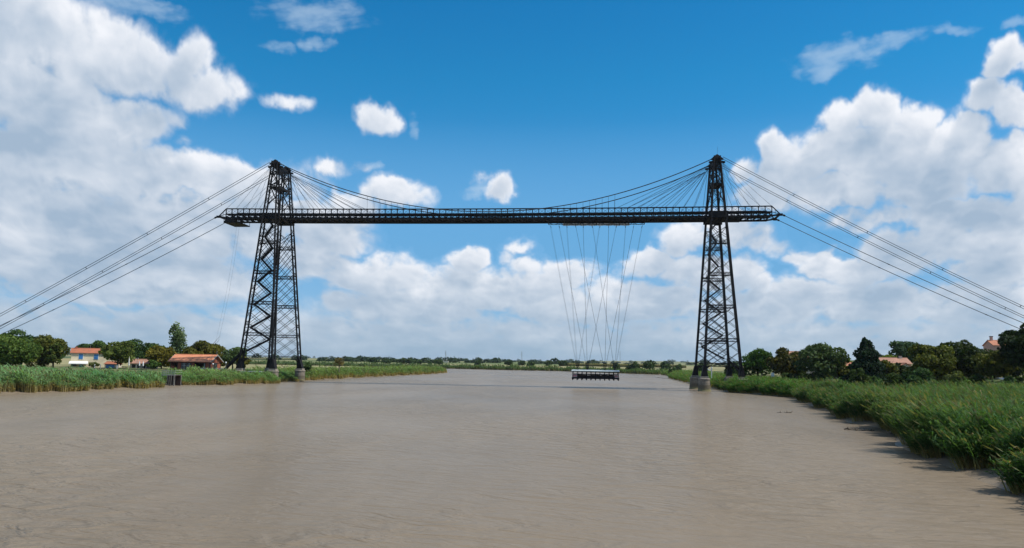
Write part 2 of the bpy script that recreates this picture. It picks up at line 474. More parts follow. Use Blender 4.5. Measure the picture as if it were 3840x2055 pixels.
def netting_mat():
    m, N, b, o = new_mat('pale_netting')
    geo = N.node('ShaderNodeNewGeometry')
    n = N.noise(geo.outputs['Position'], 1.1, 5, 0.6).outputs['Fac']
    c = N.mix(N.sstep(n, 0.38, 0.66), (0.78, 0.73, 0.66), (0.42, 0.38, 0.34))
    N.put(b.inputs['Base Color'], c); b.inputs['Roughness'].default_value = 0.9
    tr = N.node('ShaderNodeBsdfTranslucent'); N.put(tr.inputs['Color'], c)
    mx = N.node('ShaderNodeMixShader'); mx.inputs[0].default_value = 0.6
    N.t.links.new(b.outputs[0], mx.inputs[1]); N.t.links.new(tr.outputs[0], mx.inputs[2])
    N.t.links.new(mx.outputs[0], o.inputs[0])
    return m
NETTING = netting_mat()
LEAF = leaf_mat('leaves', 0.3)
REED = leaf_mat('reed_leaves', 0.42)

def stone_mat():
    m, N, b, o = new_mat('pier_stone')
    geo = N.node('ShaderNodeNewGeometry')
    x, y, z = N.sep(geo.outputs['Position'])
    n = N.noise(geo.outputs['Position'], 0.9, 6, 0.65).outputs['Fac']
    c = N.mix(N.sstep(n, 0.35, 0.7), (0.25, 0.21, 0.16), (0.13, 0.11, 0.085))
    # tide line: weed and silt stain on the stone below high water
    wob = N.m('MULTIPLY_ADD', N.noise(geo.outputs['Position'], 0.8, 4, 0.6).outputs['Fac'], 1.1, z)
    c = N.mix(N.sstep(wob, 2.9, 2.1), c, (0.12, 0.10, 0.065))
    c = N.mix(N.sstep(wob, 1.5, 1.0), c, (0.19, 0.17, 0.085))
    N.put(b.inputs['Base Color'], c)
    b.inputs['Roughness'].default_value = 0.9
    bp = N.node('ShaderNodeBump'); bp.inputs['Strength'].default_value = 0.5; bp.inputs['Distance'].default_value = 0.08
    N.put(bp.inputs['Height'], N.noise(geo.outputs['Position'], 3.0, 5, 0.65).outputs['Fac'])
    N.t.links.new(bp.outputs[0], b.inputs['Normal'])
    return m
STONE = stone_mat()

# ---------------------------------------------------------------- terrain
SHORE_L = [(-84, -330), (-78, -240), (-75, -180), (-72.5, -118), (-70.5, -99), (-68, -74), (-68.5, -66), (-72.5, -58), (-74, -52), (-71, -46), (-65, -42), (-62.5, -31), (-60, -18), (-60.5, -12),
           (-64.5, -6), (-66.5, 2), (-64, 8), (-62.5, 14), (-65.5, 24), (-65.5, 34), (-66, 63), (-66, 140), (-65, 223), (-69, 300), (-80, 330), (-110, 350), (-200, 390), (-500, 450), (-1500, 560), (-4000, 800)]
SHORE_R = [(56, -330), (57, -240), (58, -205), (59, -192), (61, -178), (61.8, -170), (66.3, -158), (68, -148), (67, -138), (69, -126), (71.5, -112), (74, -92), (77, -70), (80, -50), (79, -44), (75, -34),
           (71, -20), (70.5, -8), (72, 4), (72, 14), (71.5, 60), (72, 124), (74, 227), (85, 320), (82, 412), (53, 468), (20, 530), (-6, 579), (-63, 597), (-130, 654), (-500, 760), (-1500, 900), (-4000, 1250)]
RIVER = np.array(SHORE_L + SHORE_R[::-1], float)

def seg_dist(px, py, line):
    d2 = np.full(px.shape, 1e18)
    for (ax, ay), (bx, by) in zip(line[:-1], line[1:]):
        ex, ey = bx - ax, by - ay
        t = np.clip(((px - ax) * ex + (py - ay) * ey) / (ex * ex + ey * ey), 0, 1)
        d2 = np.minimum(d2, (px - ax - t * ex) ** 2 + (py - ay - t * ey) ** 2)
    return np.sqrt(d2)

def in_river(px, py):
    c = np.zeros(px.shape, bool)
    n = len(RIVER)
    for i in range(n):
        x1, y1 = RIVER[i]; x2, y2 = RIVER[(i + 1) % n]
        if y1 == y2: continue
        cond = (y1 > py) != (y2 > py)
        c ^= cond & (px < (x2 - x1) * (py - y1) / (y2 - y1) + x1)
    return c

def shore_dist(px, py):
    """distance inland from the water's edge, negative over the river"""
    d = np.minimum(seg_dist(px, py, SHORE_L), seg_dist(px, py, SHORE_R))
    return np.where(in_river(px, py), -d, d)

def ground_z(px, py, d=None):
    px = np.asarray(px, float); py = np.asarray(py, float)
    if d is None: d = shore_dist(px, py)
    zl = np.interp(d, [-30, -6, -1.5, 0, 1.5, 4, 12, 20, 27, 60], [-3, -1.2, -0.25, -0.06, 0.2, 0.5, 0.85, 1.15, 2.8, 3.2])
    zr = np.interp(d, [-30, -6, -1.5, 0, 1.5, 4, 12, 40, 50, 80], [-3, -1.2, -0.25, -0.06, 0.2, 0.4, 0.6, 0.9, 2.9, 3.2])      # wider reed flat on the near right bank
    zq = np.interp(d, [-30, -6, -1.5, 0, 1.5, 4, 7, 60], [-3, -1.2, -0.25, -0.06, 0.2, 0.6, 2.9, 3.2])                            # made ground at the right quay
    wr = np.clip((-32 - py) / 34, 0, 1) * (px > 0)
    wq = np.clip((py + 34) / 14, 0, 1) * np.clip((26 - py) / 10, 0, 1) * (px > 0)
    z = zl * (1 - wr) * (1 - wq) + zr * wr + zq * wq
    land = np.clip(d / 25, 0, 1)
    z = z + np.clip(px - 88, 0, 120) * (0.03 + 0.07 * np.clip((py + 30) / 90, 0, 1)) * land * np.clip((420 - py) / 200, 0, 1)      # the town stands on rising ground
    z = z + np.clip((py - 690) * 0.009, 0, 7) * land                                       # far fields rise gently
    z = z + np.clip((np.hypot(px, py) - 2500) / 4000, 0, 1) ** 1.2 * land * (22 + 9 * np.sin(px / 900.0 + 1.0) + 5 * np.sin(px / 310.0))
    z = z + land * 0.18 * (np.sin(px * 0.31 + 1.7 * np.sin(py * 0.11)) * np.sin(py * 0.23 + 0.6))
    return z

gx = np.concatenate([-np.geomspace(9000, 175, 26), np.arange(-170, 171, 2.0), np.geomspace(175, 9000, 26)])
gy = np.concatenate([[-420, -360, -310], np.arange(-280, 120, 2.5), np.arange(120, 700, 6.0), np.geomspace(706, 15000, 45)])
GX, GY = np.meshgrid(gx, gy)
GZ = ground_z(GX, GY)
nx, ny = len(gx), len(gy)
gv = np.stack([GX.ravel(), GY.ravel(), GZ.ravel()], -1)
ii = (np.arange(ny - 1)[:, None] * nx + np.arange(nx - 1)[None, :]).ravel()
gf = np.stack([ii, ii + 1, ii + nx + 1, ii + nx], -1)

def np_mesh(name, verts, faces, mat, tone=None, smooth=False):
    """mesh from numpy arrays, quads or triangles; tone is a colour per vertex"""
    me = bpy.data.meshes.new(name)
    k = faces.shape[1]
    me.vertices.add(len(verts)); me.vertices.foreach_set('co', np.ascontiguousarray(verts, np.float32).ravel())
    me.loops.add(faces.size); me.loops.foreach_set('vertex_index', np.ascontiguousarray(faces, np.int32).ravel())
    me.polygons.add(len(faces))
    me.polygons.foreach_set('loop_start', np.arange(0, faces.size, k, dtype=np.int32))
    me.polygons.foreach_set('loop_total', np.full(len(faces), k, np.int32))
    if smooth: me.polygons.foreach_set('use_smooth', np.ones(len(faces), bool))
    me.materials.append(mat)
    me.update(calc_edges=True)
    if tone is not None:
        at = me.color_attributes.new('tone', 'FLOAT_COLOR', 'POINT')
        c = np.ones((len(verts), 4), np.float32); c[:, :3] = tone
        at.data.foreach_set('color', c.ravel())
    return me

def ground_mat():
    m, N, b, o = new_mat('bank_ground')
    geo = N.node('ShaderNodeNewGeometry')
    pos = geo.outputs['Position']
    x, y, z = N.sep(pos)
    flat = N.xyz(x, y, 0.0)
    big = N.noise(flat, 0.012, 4, 0.6).outputs['Fac']
    mid = N.noise(flat, 0.09, 5, 0.6).outputs['Fac']
    fine = N.noise(flat, 0.9, 5, 0.65).outputs['Fac']
    g = N.mix(N.sstep(mid, 0.38, 0.64), (0.075, 0.10, 0.035), (0.20, 0.17, 0.085))
    g = N.mix(N.m('MULTIPLY', N.sstep(fine, 0.4, 0.7), 0.45), g, (0.05, 0.075, 0.022))
    # dry meadow on the left bank beyond the tower, fields further off
    straw = N.mix(N.sstep(mid, 0.35, 0.65), (0.33, 0.28, 0.15), (0.20, 0.20, 0.085))
    g = N.mix(N.m('MULTIPLY', N.sstep(big, 0.28, 0.46), N.m('MULTIPLY', N.sstep(y, 30, 80), N.sstep(x, 10, -40))), g, straw)
    vo = N.node('ShaderNodeTexVoronoi'); N.put(vo.inputs['Vector'], N.vm('MULTIPLY', flat, (0.6, 1.6, 1)))
    vo.inputs['Scale'].default_value = 0.0042
    cr = N.node('ShaderNodeValToRGB')
    N.put(cr.inputs[0], N.sep(vo.outputs['Color'])[0])
    e = cr.color_ramp; e.interpolation = 'CONSTANT'
    e.elements[0].color = (0.10, 0.13, 0.045, 1); e.elements[1].position = 0.3; e.elements[1].color = (0.27, 0.23, 0.11, 1)
    for pz, c in ((0.5, (0.13, 0.15, 0.055, 1)), (0.7, (0.23, 0.21, 0.10, 1)), (0.85, (0.07, 0.10, 0.04, 1))):
        k = e.elements.new(pz); k.color = c
    g = N.mix(N.sstep(y, 380, 620), g, cr.outputs[0])
    # bare estuary mud below the reeds
    zz = N.m('MULTIPLY_ADD', fine, 0.25, z)
    mud = N.mix(N.sstep(fine, 0.4, 0.7), (0.22, 0.175, 0.125), (0.155, 0.122, 0.088))
    g = N.mix(N.sstep(zz, 1.0, 0.6), g, mud)
    N.put(b.inputs['Base Color'], g)
    N.put(b.inputs['Roughness'], N.lin(zz, 0.3, 0.8, 0.35, 0.95))
    b.inputs['Specular IOR Level'].default_value = 0.2
    bp = N.node('ShaderNodeBump'); bp.inputs['Strength'].default_value = 0.6; bp.inputs['Distance'].default_value = 0.25
    N.put(bp.inputs['Height'], N.noise(flat, 2.2, 5, 0.7).outputs['Fac'])
    N.t.links.new(bp.outputs[0], b.inputs['Normal'])
    return m
gme = np_mesh('ground', gv, gf, ground_mat(), smooth=True)
ground = link(bpy.data.objects.new('ground', gme))
tag(ground, 'grassy river banks, mud edges and flat fields to the horizon', kind='structure')

def water_mat():
    m, N, b, o = new_mat('muddy_water')
    geo = N.node('ShaderNodeNewGeometry')
    pos = geo.outputs['Position']
    x, y, z = N.sep(pos)
    flat = N.xyz(x, y, 0.0)
    n1 = N.noise(N.vm('MULTIPLY', flat, (0.022, 0.009, 1)), 1.0, 5, 0.62, 0.8).outputs['Fac']
    n2 = N.noise(N.vm('MULTIPLY', flat, (0.16, 0.035, 1)), 1.0, 4, 0.6, 1.2).outputs['Fac']
    c = N.mix(N.sstep(n1, 0.36, 0.66), (0.206, 0.164, 0.117), (0.170, 0.137, 0.100))
    c = N.mix(N.m('MULTIPLY', N.sstep(n2, 0.50, 0.72), 0.35), c, (0.226, 0.181, 0.130))      # silt boils and current streaks
    N.put(b.inputs['Base Color'], c)
    b.inputs['Roughness'].default_value = 0.24
    b.inputs['IOR'].default_value = 1.33
    b.inputs['Specular IOR Level'].default_value = 0.02
    # wind ripple: crests lie across the river, a little askew
    def crest(deg, ku, kv, det, dist, zz):
        r = math.radians(deg)
        u = N.m('ADD', N.m('MULTIPLY', x, math.cos(r)), N.m('MULTIPLY', y, math.sin(r)))
        v = N.m('SUBTRACT', N.m('MULTIPLY', y, math.cos(r)), N.m('MULTIPLY', x, math.sin(r)))
        return N.noise(N.xyz(N.m('MULTIPLY', u, ku), N.m('MULTIPLY', v, kv), zz), 1.0, det, 0.55, dist).outputs['Fac']
    w1 = crest(-16, 0.24, 0.55, 3, 1.2, 0.0)
    w2 = crest(-7, 0.7, 1.5, 3, 0.8, 3.0)
    w3 = crest(-20, 1.6, 4.2, 2, 0.3, 7.0)
    gust = N.sstep(N.noise(N.vm('MULTIPLY', flat, (0.030, 0.016, 1)), 1.0, 3, 0.55).outputs['Fac'], 0.36, 0.62)
    h = N.m('ADD', N.m('MULTIPLY', w1, 0.55), N.m('ADD', N.m('MULTIPLY', w2, 0.20), N.m('MULTIPLY', w3, 0.04)))
    h = N.m('MULTIPLY', h, N.m('MULTIPLY_ADD', gust, 0.9, 0.35))
    bp = N.node('ShaderNodeBump'); bp.inputs['Strength'].default_value = 1.0; bp.inputs['Distance'].default_value = 1.0
    N.put(bp.inputs['Height'], h)
    N.t.links.new(bp.outputs[0], b.inputs['Normal'])
    return m
river = mesh_obj('river_water', [(-4200, -420, 0), (420, -420, 0), (420, 1300, 0), (-4200, 1300, 0)], [(0, 1, 2, 3)], water_mat())
tag(river, 'wide muddy brown tidal river with wind ripples', kind='structure')

# ================================================================ the transporter bridge
SPAN = 69.95                      # half the distance between the towers
Z_PIER, Z_TOP = 4.2, 71.2
TOP_DECK, BOT_DECK, Y_DECK = 55.45, 52.25, 4.0
RINGS = [7.6, 14.8, 24.6, 34.3, 44.0]

def sag(x):                       # the deck hangs a little lower at midspan
    return -0.45 * (1 - min(1.0, (x / 86.0) ** 2))

# ---- one lattice pylon: four legs, diagonals, ring beams
def pyl_hw(z):                    # half width along the bridge
    return 5.3 + (0.85 - 5.3) * (z - Z_PIER) / (Z_TOP - Z_PIER)
def pyl_hd(z):                    # half depth across the bridge
    if z < 8.5: return 0.55 + (1.25 - 0.55) * (z - Z_PIER) / (8.5 - Z_PIER)
    return 1.25 if z < 50 else 1.25 - 0.45 * (z - 50) / 21.0
def pyl_cy(z):                    # centre line: the two pylons of a tower lean together
    return 11.25 + (4.45 - 11.25) * (z - Z_PIER) / (Z_TOP - Z_PIER)

def pylon(sx, sy, label, stairs):
    cx = sx * SPAN
    def P(a, b, z, k=1.0):        # a, b = -1..1 on the four corners
        return (cx + a * pyl_hw(z) * k, sy * pyl_cy(z) + b * pyl_hd(z), z)
    t = thing('lattice_pylon', (cx, sy * 11.25, Z_PIER), label, 'pylon', 'lattice pylons of the transporter bridge')
    for a in (-1, 1):
        for b in (-1, 1):
            m = MB()
            zs = [Z_PIER + 0.55, 8.5] + [14.8 + 5.64 * k for k in range(11)]
            zs = [z for z in zs if z < Z_TOP - 0.5] + [Z_TOP - 0.3]
            for z0, z1 in zip(zs[:-1], zs[1:]):
                m.bar(P(a, b, z0), P(a, b, z1), 0.42 if z1 < 50 else 0.38)
            m.build('leg', IRON, t)
        # shoe where each pair of legs meets the masonry, with curved bracket
        m = MB()
        x = cx + a * 5.3; y = sy * 11.25
        m.add([(x - .95, y - .95, Z_PIER + .05), (x + .95, y - .95, Z_PIER + .05), (x + .95, y + .95, Z_PIER + .05), (x - .95, y + .95, Z_PIER + .05)] +
              [(cx + a * pyl_hw(7.2) + i * .42, sy * pyl_cy(7.2) + j * 1.05, 7.2) for i, j in ((-1, -1), (1, -1), (1, 1), (-1, 1))],
              [(0, 3, 2, 1), (4, 5, 6, 7), (0, 1, 5, 4), (1, 2, 6, 5), (2, 3, 7, 6), (3, 0, 4, 7)])
        for b in (-1, 1):
            pts = []
            for k in range(6):
                tt = k / 5; zz = 5.4 + 1.9 * math.sin(tt * 1.5708)
                px = cx + a * (pyl_hw(zz) - 0.2 - 1.7 * (1 - math.cos(tt * 1.5708)))
                pts.append((px, sy * pyl_cy(zz) + b * 0.9, zz))
            m.tube(pts, 0.17, 4)
        m.build('shoe', IRON, t)
    # lattice on the wide faces: double-crossed diagonals
    lv = [7.9 + 3.42 * k for k in range(13)]          # up to the deck
    lv2 = [56.4 + 3.6 * k for k in range(5)]          # above it
    for b in (-1, 1):
        for L, step, w in ((lv, 2, 0.24), (lv2, 1, 0.22)):
            for i in range(len(L) - 1):
                j = min(i + step, len(L) - 1)
                if j == i: continue
                if L is lv and i == len(L) - 2: j = i + 1
                f = (L[j] - L[i])
                piece('diagonal_brace', P(-1, b, L[i]), P(1, b, L[j]), w, IRON, t, 0.10)
                piece('diagonal_brace', P(1, b * 1.04, L[i]), P(-1, b * 1.04, L[j]), w, IRON, t, 0.10)
            if step == 2:        # half braces that start the pattern at the foot
                piece('diagonal_brace', P(-1, b, L[1]), P(0, b, L[0]), w, IRON, t, 0.10)
                piece('diagonal_brace', P(1, b, L[1]), P(0, b, L[0]), w, IRON, t, 0.10)
    # zigzag on the narrow faces
    nz = [8.2 + 2.85 * k for k in range(22) if 8.2 + 2.85 * k < Z_TOP - 2]
    for a in (-1, 1):
        for i, (z0, z1) in enumerate(zip(nz[:-1], nz[1:])):
            piece('web_brace', P(a, -1, z0), P(a, 1, z1), 0.10, IRON, t)
            piece('web_brace', P(a, 1, z0), P(a, -1, z1), 0.10, IRON, t)
    # horizontal ring beams
    for z in RINGS + [62.6, 67.0]:
        m = MB(); hb = 0.42 if z > 10 else 0.5
        for b in (-1, 1):
            m.bar(P(-1, b, z - hb), P(1, b, z - hb), 0.16); m.bar(P(-1, b, z + hb), P(1, b, z + hb), 0.16)
            n = max(4, int(pyl_hw(z) * 2 / 0.8))
            for k in range(n):
                u0, u1 = -1 + 2 * k / n, -1 + 2 * (k + 1) / n
                s0 = -1 if k % 2 else 1
                m.bar(P(u0, b, z + s0 * hb), P(u1, b, z - s0 * hb), 0.085)
        for a in (-1, 1):
            m.bar(P(a, -1, z - hb), P(a, 1, z - hb), 0.14); m.bar(P(a, -1, z + hb), P(a, 1, z + hb), 0.14)
        if z > 10 and z < 50:     # plan bracing seen from below
            m.bar(P(-1, -1, z - hb), P(0, 1, z - hb), 0.10); m.bar(P(0, 1, z - hb), P(1, -1, z - hb), 0.10)
            m.bar(P(-1, 1, z - hb), P(0, -1, z - hb), 0.10); m.bar(P(0, -1, z - hb), P(1, 1, z - hb), 0.10)
        m.build('ring_beam', IRON, t)
    # stair flights zigzag up inside the pylon
    if stairs:
        z = 9.6; side = stairs
        while z < 50.5:
            z1 = min(z + 3.62, 51.6)
            m = MB()
            k0 = max(0.35, 1 - 1.3 / pyl_hw(z)); k1 = max(0.35, 1 - 1.3 / pyl_hw(z1))
            yo = 0.45
            A = Vector((cx + side * pyl_hw(z) * k0, 0, z)); B = Vector((cx - side * pyl_hw(z1) * k1, 0, z1))
            for o in (-yo, yo):
                p = Vector((A.x, sy * pyl_cy(z) + o, z)); q = Vector((B.x, sy * pyl_cy(z1) + o, z1))
                m.bar(p, q, 0.08, 0.42)
                up = Vector((0, 0, 1.0))
                m.bar(p + up, q + up, 0.06)
                for s in range(5):
                    f = s / 4; m.bar(p.lerp(q, f), p.lerp(q, f) + up, 0.05)
            nst = 18
            for s in range(nst):
                f = (s + .5) / nst; zc = z + (z1 - z) * f; xc = A.x + (B.x - A.x) * f
                yc = sy * pyl_cy(zc); m.box(xc - .13, xc + .13, yc - yo, yc + yo, zc - .03, zc + .03)
            # landing at the top of the flight
            yc = sy * pyl_cy(z1)
            x0, x1 = sorted((B.x + side * 0.2, cx - side * (pyl_hw(z1) - 0.1)))
            m.box(x0, x1, yc - .8, yc + .8, z1 - .16, z1)
            m.build('stair_flight', IRON, t)
            side = -side; z = z1
        # first flight from the ground up to the pylon
        m = MB()
        g0 = Vector((cx + stairs * 10.4, sy * 11.25, 3.5)); g1 = Vector((cx + stairs * 4.6, sy * pyl_cy(9.6), 9.6))
        for o in (-.55, .55):
            dv = Vector((0, o, 0))
            m.bar(g0 + dv, g1 + dv, 0.1, 0.55); m.bar(g0 + dv + Vector((0, 0, 1)), g1 + dv + Vector((0, 0, 1)), 0.07)
            for s in range(7):
                f = s / 6; m.bar(g0.lerp(g1, f) + dv, g0.lerp(g1, f) + dv + Vector((0, 0, 1)), 0.05)
        for s in range(28):
            c = g0.lerp(g1, (s + .5) / 28); m.box(c.x - .14, c.x + .14, c.y - .55, c.y + .55, c.z - .03, c.z + .03)
        m.box(min(g1.x, cx + stairs * 3.2), max(g1.x, cx + stairs * 3.2), g1.y - .8, g1.y + .8, 9.44, 9.6)
        m.build('entry_stair', IRON, t)
    # saddle block and cable clamps on the head
    m = MB(); yc = sy * 4.45
    m.box(cx - 0.95, cx + 0.95, yc - .8, yc + .8, 69.0, 70.0)
    m.add([(cx - 1.9, yc - .8, 69.9), (cx + 1.9, yc - .8, 69.9), (cx + 1.9, yc + .8, 69.9), (cx - 1.9, yc + .8, 69.9),
           (cx - .18, yc - .5, 71.4), (cx + .18, yc - .5, 71.4), (cx + .18, yc + .5, 71.4), (cx - .18, yc + .5, 71.4)],
          [(0, 3, 2, 1), (4, 5, 6, 7), (0, 1, 5, 4), (1, 2, 6, 5), (2, 3, 7, 6), (3, 0, 4, 7)])
    for a in (-1, 1):
        m.bar((cx + a * 1.1, yc, 69.2), (cx + a * 2.4, yc, 69.0), 0.7, 0.5)
    m.build('saddle', IRON, t)
    return t

pylon(-1, -1, 'near pylon of the left tower, with zigzag stairs inside', -1)
pylon(-1, 1, 'far pylon of the left tower, right of the stair pylon', 0)
pylon(1, -1, 'near pylon of the right tower, without stairs, right foot on the bank', 0)
pylon(1, 1, 'far pylon of the right tower, with zigzag stairs inside', 1)

# ---- the portal that ties the two pylons of a tower together
for sx, side in ((-1, 'left'), (1, 'right')):
    cx = sx * SPAN
    t = thing('tower_portal', (cx, 0, 52), 'iron cross frame tying together the two pylons at the %s tower head' % side, 'cross frame', 'cross frames at the tower heads')
    m = MB()
    for a in (-.75, .75):
        m.bar((cx + a, -4.4, 69.4), (cx + a, 4.4, 69.4), 0.3, 0.9)
        m.bar((cx + a, -4.5, 67.9), (cx + a, 4.5, 67.9), 0.22)
        for k in range(8):
            y0, y1 = -4.4 + 1.1 * k, -3.3 + 1.1 * k
            m.bar((cx + a, y0, 69.0 if k % 2 else 67.9), (cx + a, y1, 67.9 if k % 2 else 69.0), 0.12)
    m.build('head_girder', IRON, t)
    m = MB()
    for k in range(5):
        y = -3.5 + 1.75 * k
        m.bar((cx - .7, y, 69.85), (cx - .7, y, 70.95), 0.07); m.bar((cx + .7, y, 69.85), (cx + .7, y, 70.95), 0.07)
    m.bar((cx - .7, -3.5, 70.9), (cx - .7, 3.5, 70.9), 0.06); m.bar((cx + .7, -3.5, 70.9), (cx + .7, 3.5, 70.9), 0.06)
    m.build('railing', IRON, t)
    for a in (-1, 1):
        for z0, z1 in ((57.0, 62.5), (62.8, 67.6)):
            for s in (-1, 1):
                piece('cross_brace', (cx + a * pyl_hw(z0) * .95, -s * (pyl_cy(z0) - pyl_hd(z0)), z0),
                      (cx + a * pyl_hw(z1) * .95, s * (pyl_cy(z1) - pyl_hd(z1)), z1), 0.26, IRON, t)
    m = MB()
    z = 62.6
    for a in (-1, 1):
        m.bar((cx + a * pyl_hw(z), -4.6, z), (cx + a * pyl_hw(z), 4.6, z), 0.2, 0.8)
    m.box(cx - 1.2, cx + 1.2, -4.4, 4.4, z - .06, z + .06)
    m.build('gallery', IRON, t)
    m = MB()      # bearing girders that carry the deck at the tower
    for y in (-6.3, 6.3):
        m.box(cx - 2.9, cx + 2.9, y - .35, y + .35, 51.6, 53.6)
    for x in (cx - 2.2, cx, cx + 2.2):
        m.box(x - .25, x + .25, -6.9, 6.9, 51.75, 52.15)
    m.build('bearing_girder', IRON, t)
    if sx > 0:
        piece('lightning_rod', (cx + .2, -4.4, 71.4), (cx + .2, -4.4, 73.8), 0.04, IRON, t)
        m = MB()   # inspection platform under the deck
        m.box(cx - .4, cx + 6.3, -5.4, -4.2, 50.45, 50.65)
        for x in (cx + .2, cx + 2.2, cx + 4.2, cx + 6.2):
            m.bar((x, -5.4, 50.6), (x, -5.4, 52.2), 0.09); m.bar((x, -4.2, 50.6), (x, -4.2, 52.2), 0.09)
        m.bar((cx, -5.4, 51.5), (cx + 6.3, -5.4, 51.5), 0.08)
        m.build('inspection_platform', IRON, t)

# ---- deck: two lattice parapet girders, floor beams, walkways, rails
deck = thing('bridge_deck', (0, 0, BOT_DECK), 'long dark lattice deck carried between the two towers', 'bridge deck')
PANEL = 1.955
NP = 88
XE = NP * PANEL / 2
xs = [-XE + PANEL * k for k in range(NP + 1)]
Z_RAIL, Z_MID = TOP_DECK, 53.75
count = {'b': 0}
rest = MB()
for sy in (-1, 1):
    y = sy * Y_DECK
    for nm, z, w, d in (('top_chord', Z_RAIL, 0.42, 0.30), ('middle_chord', Z_MID, 0.30, 0.28), ('bottom_chord', BOT_DECK + .2, 0.55, 0.55)):
        m = MB()
        for x0, x1 in zip(xs[:-1], xs[1:]):
            m.bar((x0, y, z + sag(x0)), (x1, y, z + sag(x1)), w, d)
        m.build(nm, IRON, deck)
    for k, x in enumerate(xs):
        zz = sag(x)
        piece('post', (x, y, BOT_DECK + .3 + zz), (x, y, Z_RAIL + zz), 0.25, IRON, deck)
    for k, (x0, x1) in enumerate(zip(xs[:-1], xs[1:])):
        for za, zb in ((Z_MID + .1, Z_RAIL - .1), (Z_RAIL - .1, Z_MID + .1)):
            p, q = (x0, y + sy * .02, za + sag(x0)), (x1, y + sy * .02, zb + sag(x1))
            if count['b'] < 300:
                piece('parapet_brace', p, q, 0.06, IRON, deck); count['b'] += 1
            else: rest.bar(p, q, 0.06)
    # girder web: solid below the walkway, open slots under it
    m = MB()
    for k, (x0, x1) in enumerate(zip(xs[:-1], xs[1:])):
        s = sag((x0 + x1) / 2)
        m.bar((x0 + .12, y, 52.85 + s), (x1 - .12, y, 53.6 + s), 0.12)
        m.bar((x0 + .12, y, 53.6 + s), (x1 - .12, y, 52.85 + s), 0.12)
    m.build('girder_web', IRON, deck)
    # walkway along the girder
    m = MB()
    for x0, x1 in zip(xs[:-1], xs[1:]):
        s = sag((x0 + x1) / 2)
        m.box(x0, x1 - .03, min(y - sy * 2.2, y - sy * .2), max(y - sy * 2.2, y - sy * .2), 53.55 + s, 53.66 + s)
    m.build('walkway', IRON, deck)
    # running rail for the trolley
    m = MB()
    for x0, x1 in zip(xs[4:-5], xs[5:-4]):
        m.bar((x0, sy * 2.9, 52.68 + sag(x0)), (x1, sy * 2.9, 52.68 + sag(x1)), 0.5, 0.6)
    m.build('running_rail', IRON, deck)
    m = MB()
    for x0, x1 in zip(xs[:-1], xs[1:]):
        m.bar((x0, sy * 1.2, 52.9 + sag(x0)), (x1, sy * 1.2, 52.9 + sag(x1)), 0.4, 0.5)
    m.build('stringer', IRON, deck)
o = rest.build('parapet_brace', IRON, deck); o['kind'] = 'stuff'
for k, x in enumerate(xs):
    piece('floor_beam', (x, -Y_DECK, 52.9 + sag(x)), (x, Y_DECK, 52.9 + sag(x)), 0.24, IRON, deck, 0.7 if k % 2 else 0.5)
m = MB()
for k in range(0, NP, 2):
    x0, x1 = xs[k], xs[min(k + 2, NP)]
    s = sag(x0)
    m.bar((x0, -Y_DECK, 52.45 + s), (x1, Y_DECK, 52.45 + s), 0.14); m.bar((x0, Y_DECK, 52.5 + s), (x1, -Y_DECK, 52.5 + s), 0.14)
m.build('wind_bracing', IRON, deck)
# tapered end frames with cable lugs
for sx in (-1, 1):
    m = MB()
    for sy in (-1, 1):
        m.bar((sx * XE, sy * 4, Z_RAIL), (sx * (XE + 2.4), sy * 4, 53.0), 0.3, 0.26)
        m.bar((sx * XE, sy * 4, 53.7), (sx * (XE + 2.3), sy * 4, 53.0), 0.16)
        m.bar((sx * XE, sy * 4, 52.5), (sx * (XE + 2.3), sy * 4, 52.9), 0.36, 0.5)
        m.bar((sx * (XE + 1.0), sy * 4, 53.1), (sx * (XE + 1.0), sy * 4, 54.4), 0.1)
        m.box(sx * (XE + 2.6) - .5, sx * (XE + 2.6) + .5, sy * 4 - .4, sy * 4 + .4, 52.5, 53.15)
    m.box(min(sx * (XE + 2.1), sx * (XE + 2.5)), max(sx * (XE + 2.1), sx * (XE + 2.5)), -4, 4, 52.6, 53.1)
    m.build('end_frame', IRON, deck)
# maintenance cradle under the left end
m = MB()
m.box(-86.4, -81.2, -4.8, 3.6, 50.75, 51.05)
m.add([(-86.4, -4.8, 51.0), (-83.0, -4.8, 51.0), (-82.0, -4.8, 52.2), (-85.4, -4.8, 52.2), (-86.4, -4.6, 51.0), (-83.0, -4.6, 51.0), (-82.0, -4.6, 52.2), (-85.4, -4.6, 52.2)],
      [(0, 1, 2, 3), (7, 6, 5, 4), (0, 4, 5, 1), (1, 5, 6, 2), (2, 6, 7, 3), (3, 7, 4, 0)])
for x in (-86.3, -84.7, -83, -81.3):
    m.bar((x, -4.7, 51), (x, -4.7, 52.4), 0.12); m.bar((x, 3.5, 51), (x, 3.5, 52.4), 0.12)
m.build('maintenance_cradle', IRON, deck)

# ---- suspension cables with hangers
def cable_z(x): return 54.05 + (70.75 - 54.05) * (x / SPAN) ** 2
for sy, nm in ((-1, 'near'), (1, 'far')):
    t = thing('suspension_cable', (0, sy * 4.3, 54), 'thick sagging suspension cable on the %s side of the deck' % nm, 'cable', 'main suspension cables')
    pts = [(x, sy * (4.25 + .2 * abs(x) / SPAN), cable_z(x)) for x in np.linspace(-SPAN, SPAN, 61)]
    MB().tube(pts, 0.145, 6).build('cable', CABLE, t, smooth=True)
    for x in xs:
        if 15.5 < abs(x) < 40.2:
            piece('hanger', (x, sy * 4.15, Z_RAIL + sag(x)), (x, sy * 4.3, cable_z(x)), 0.075, CABLE, t, n=6)

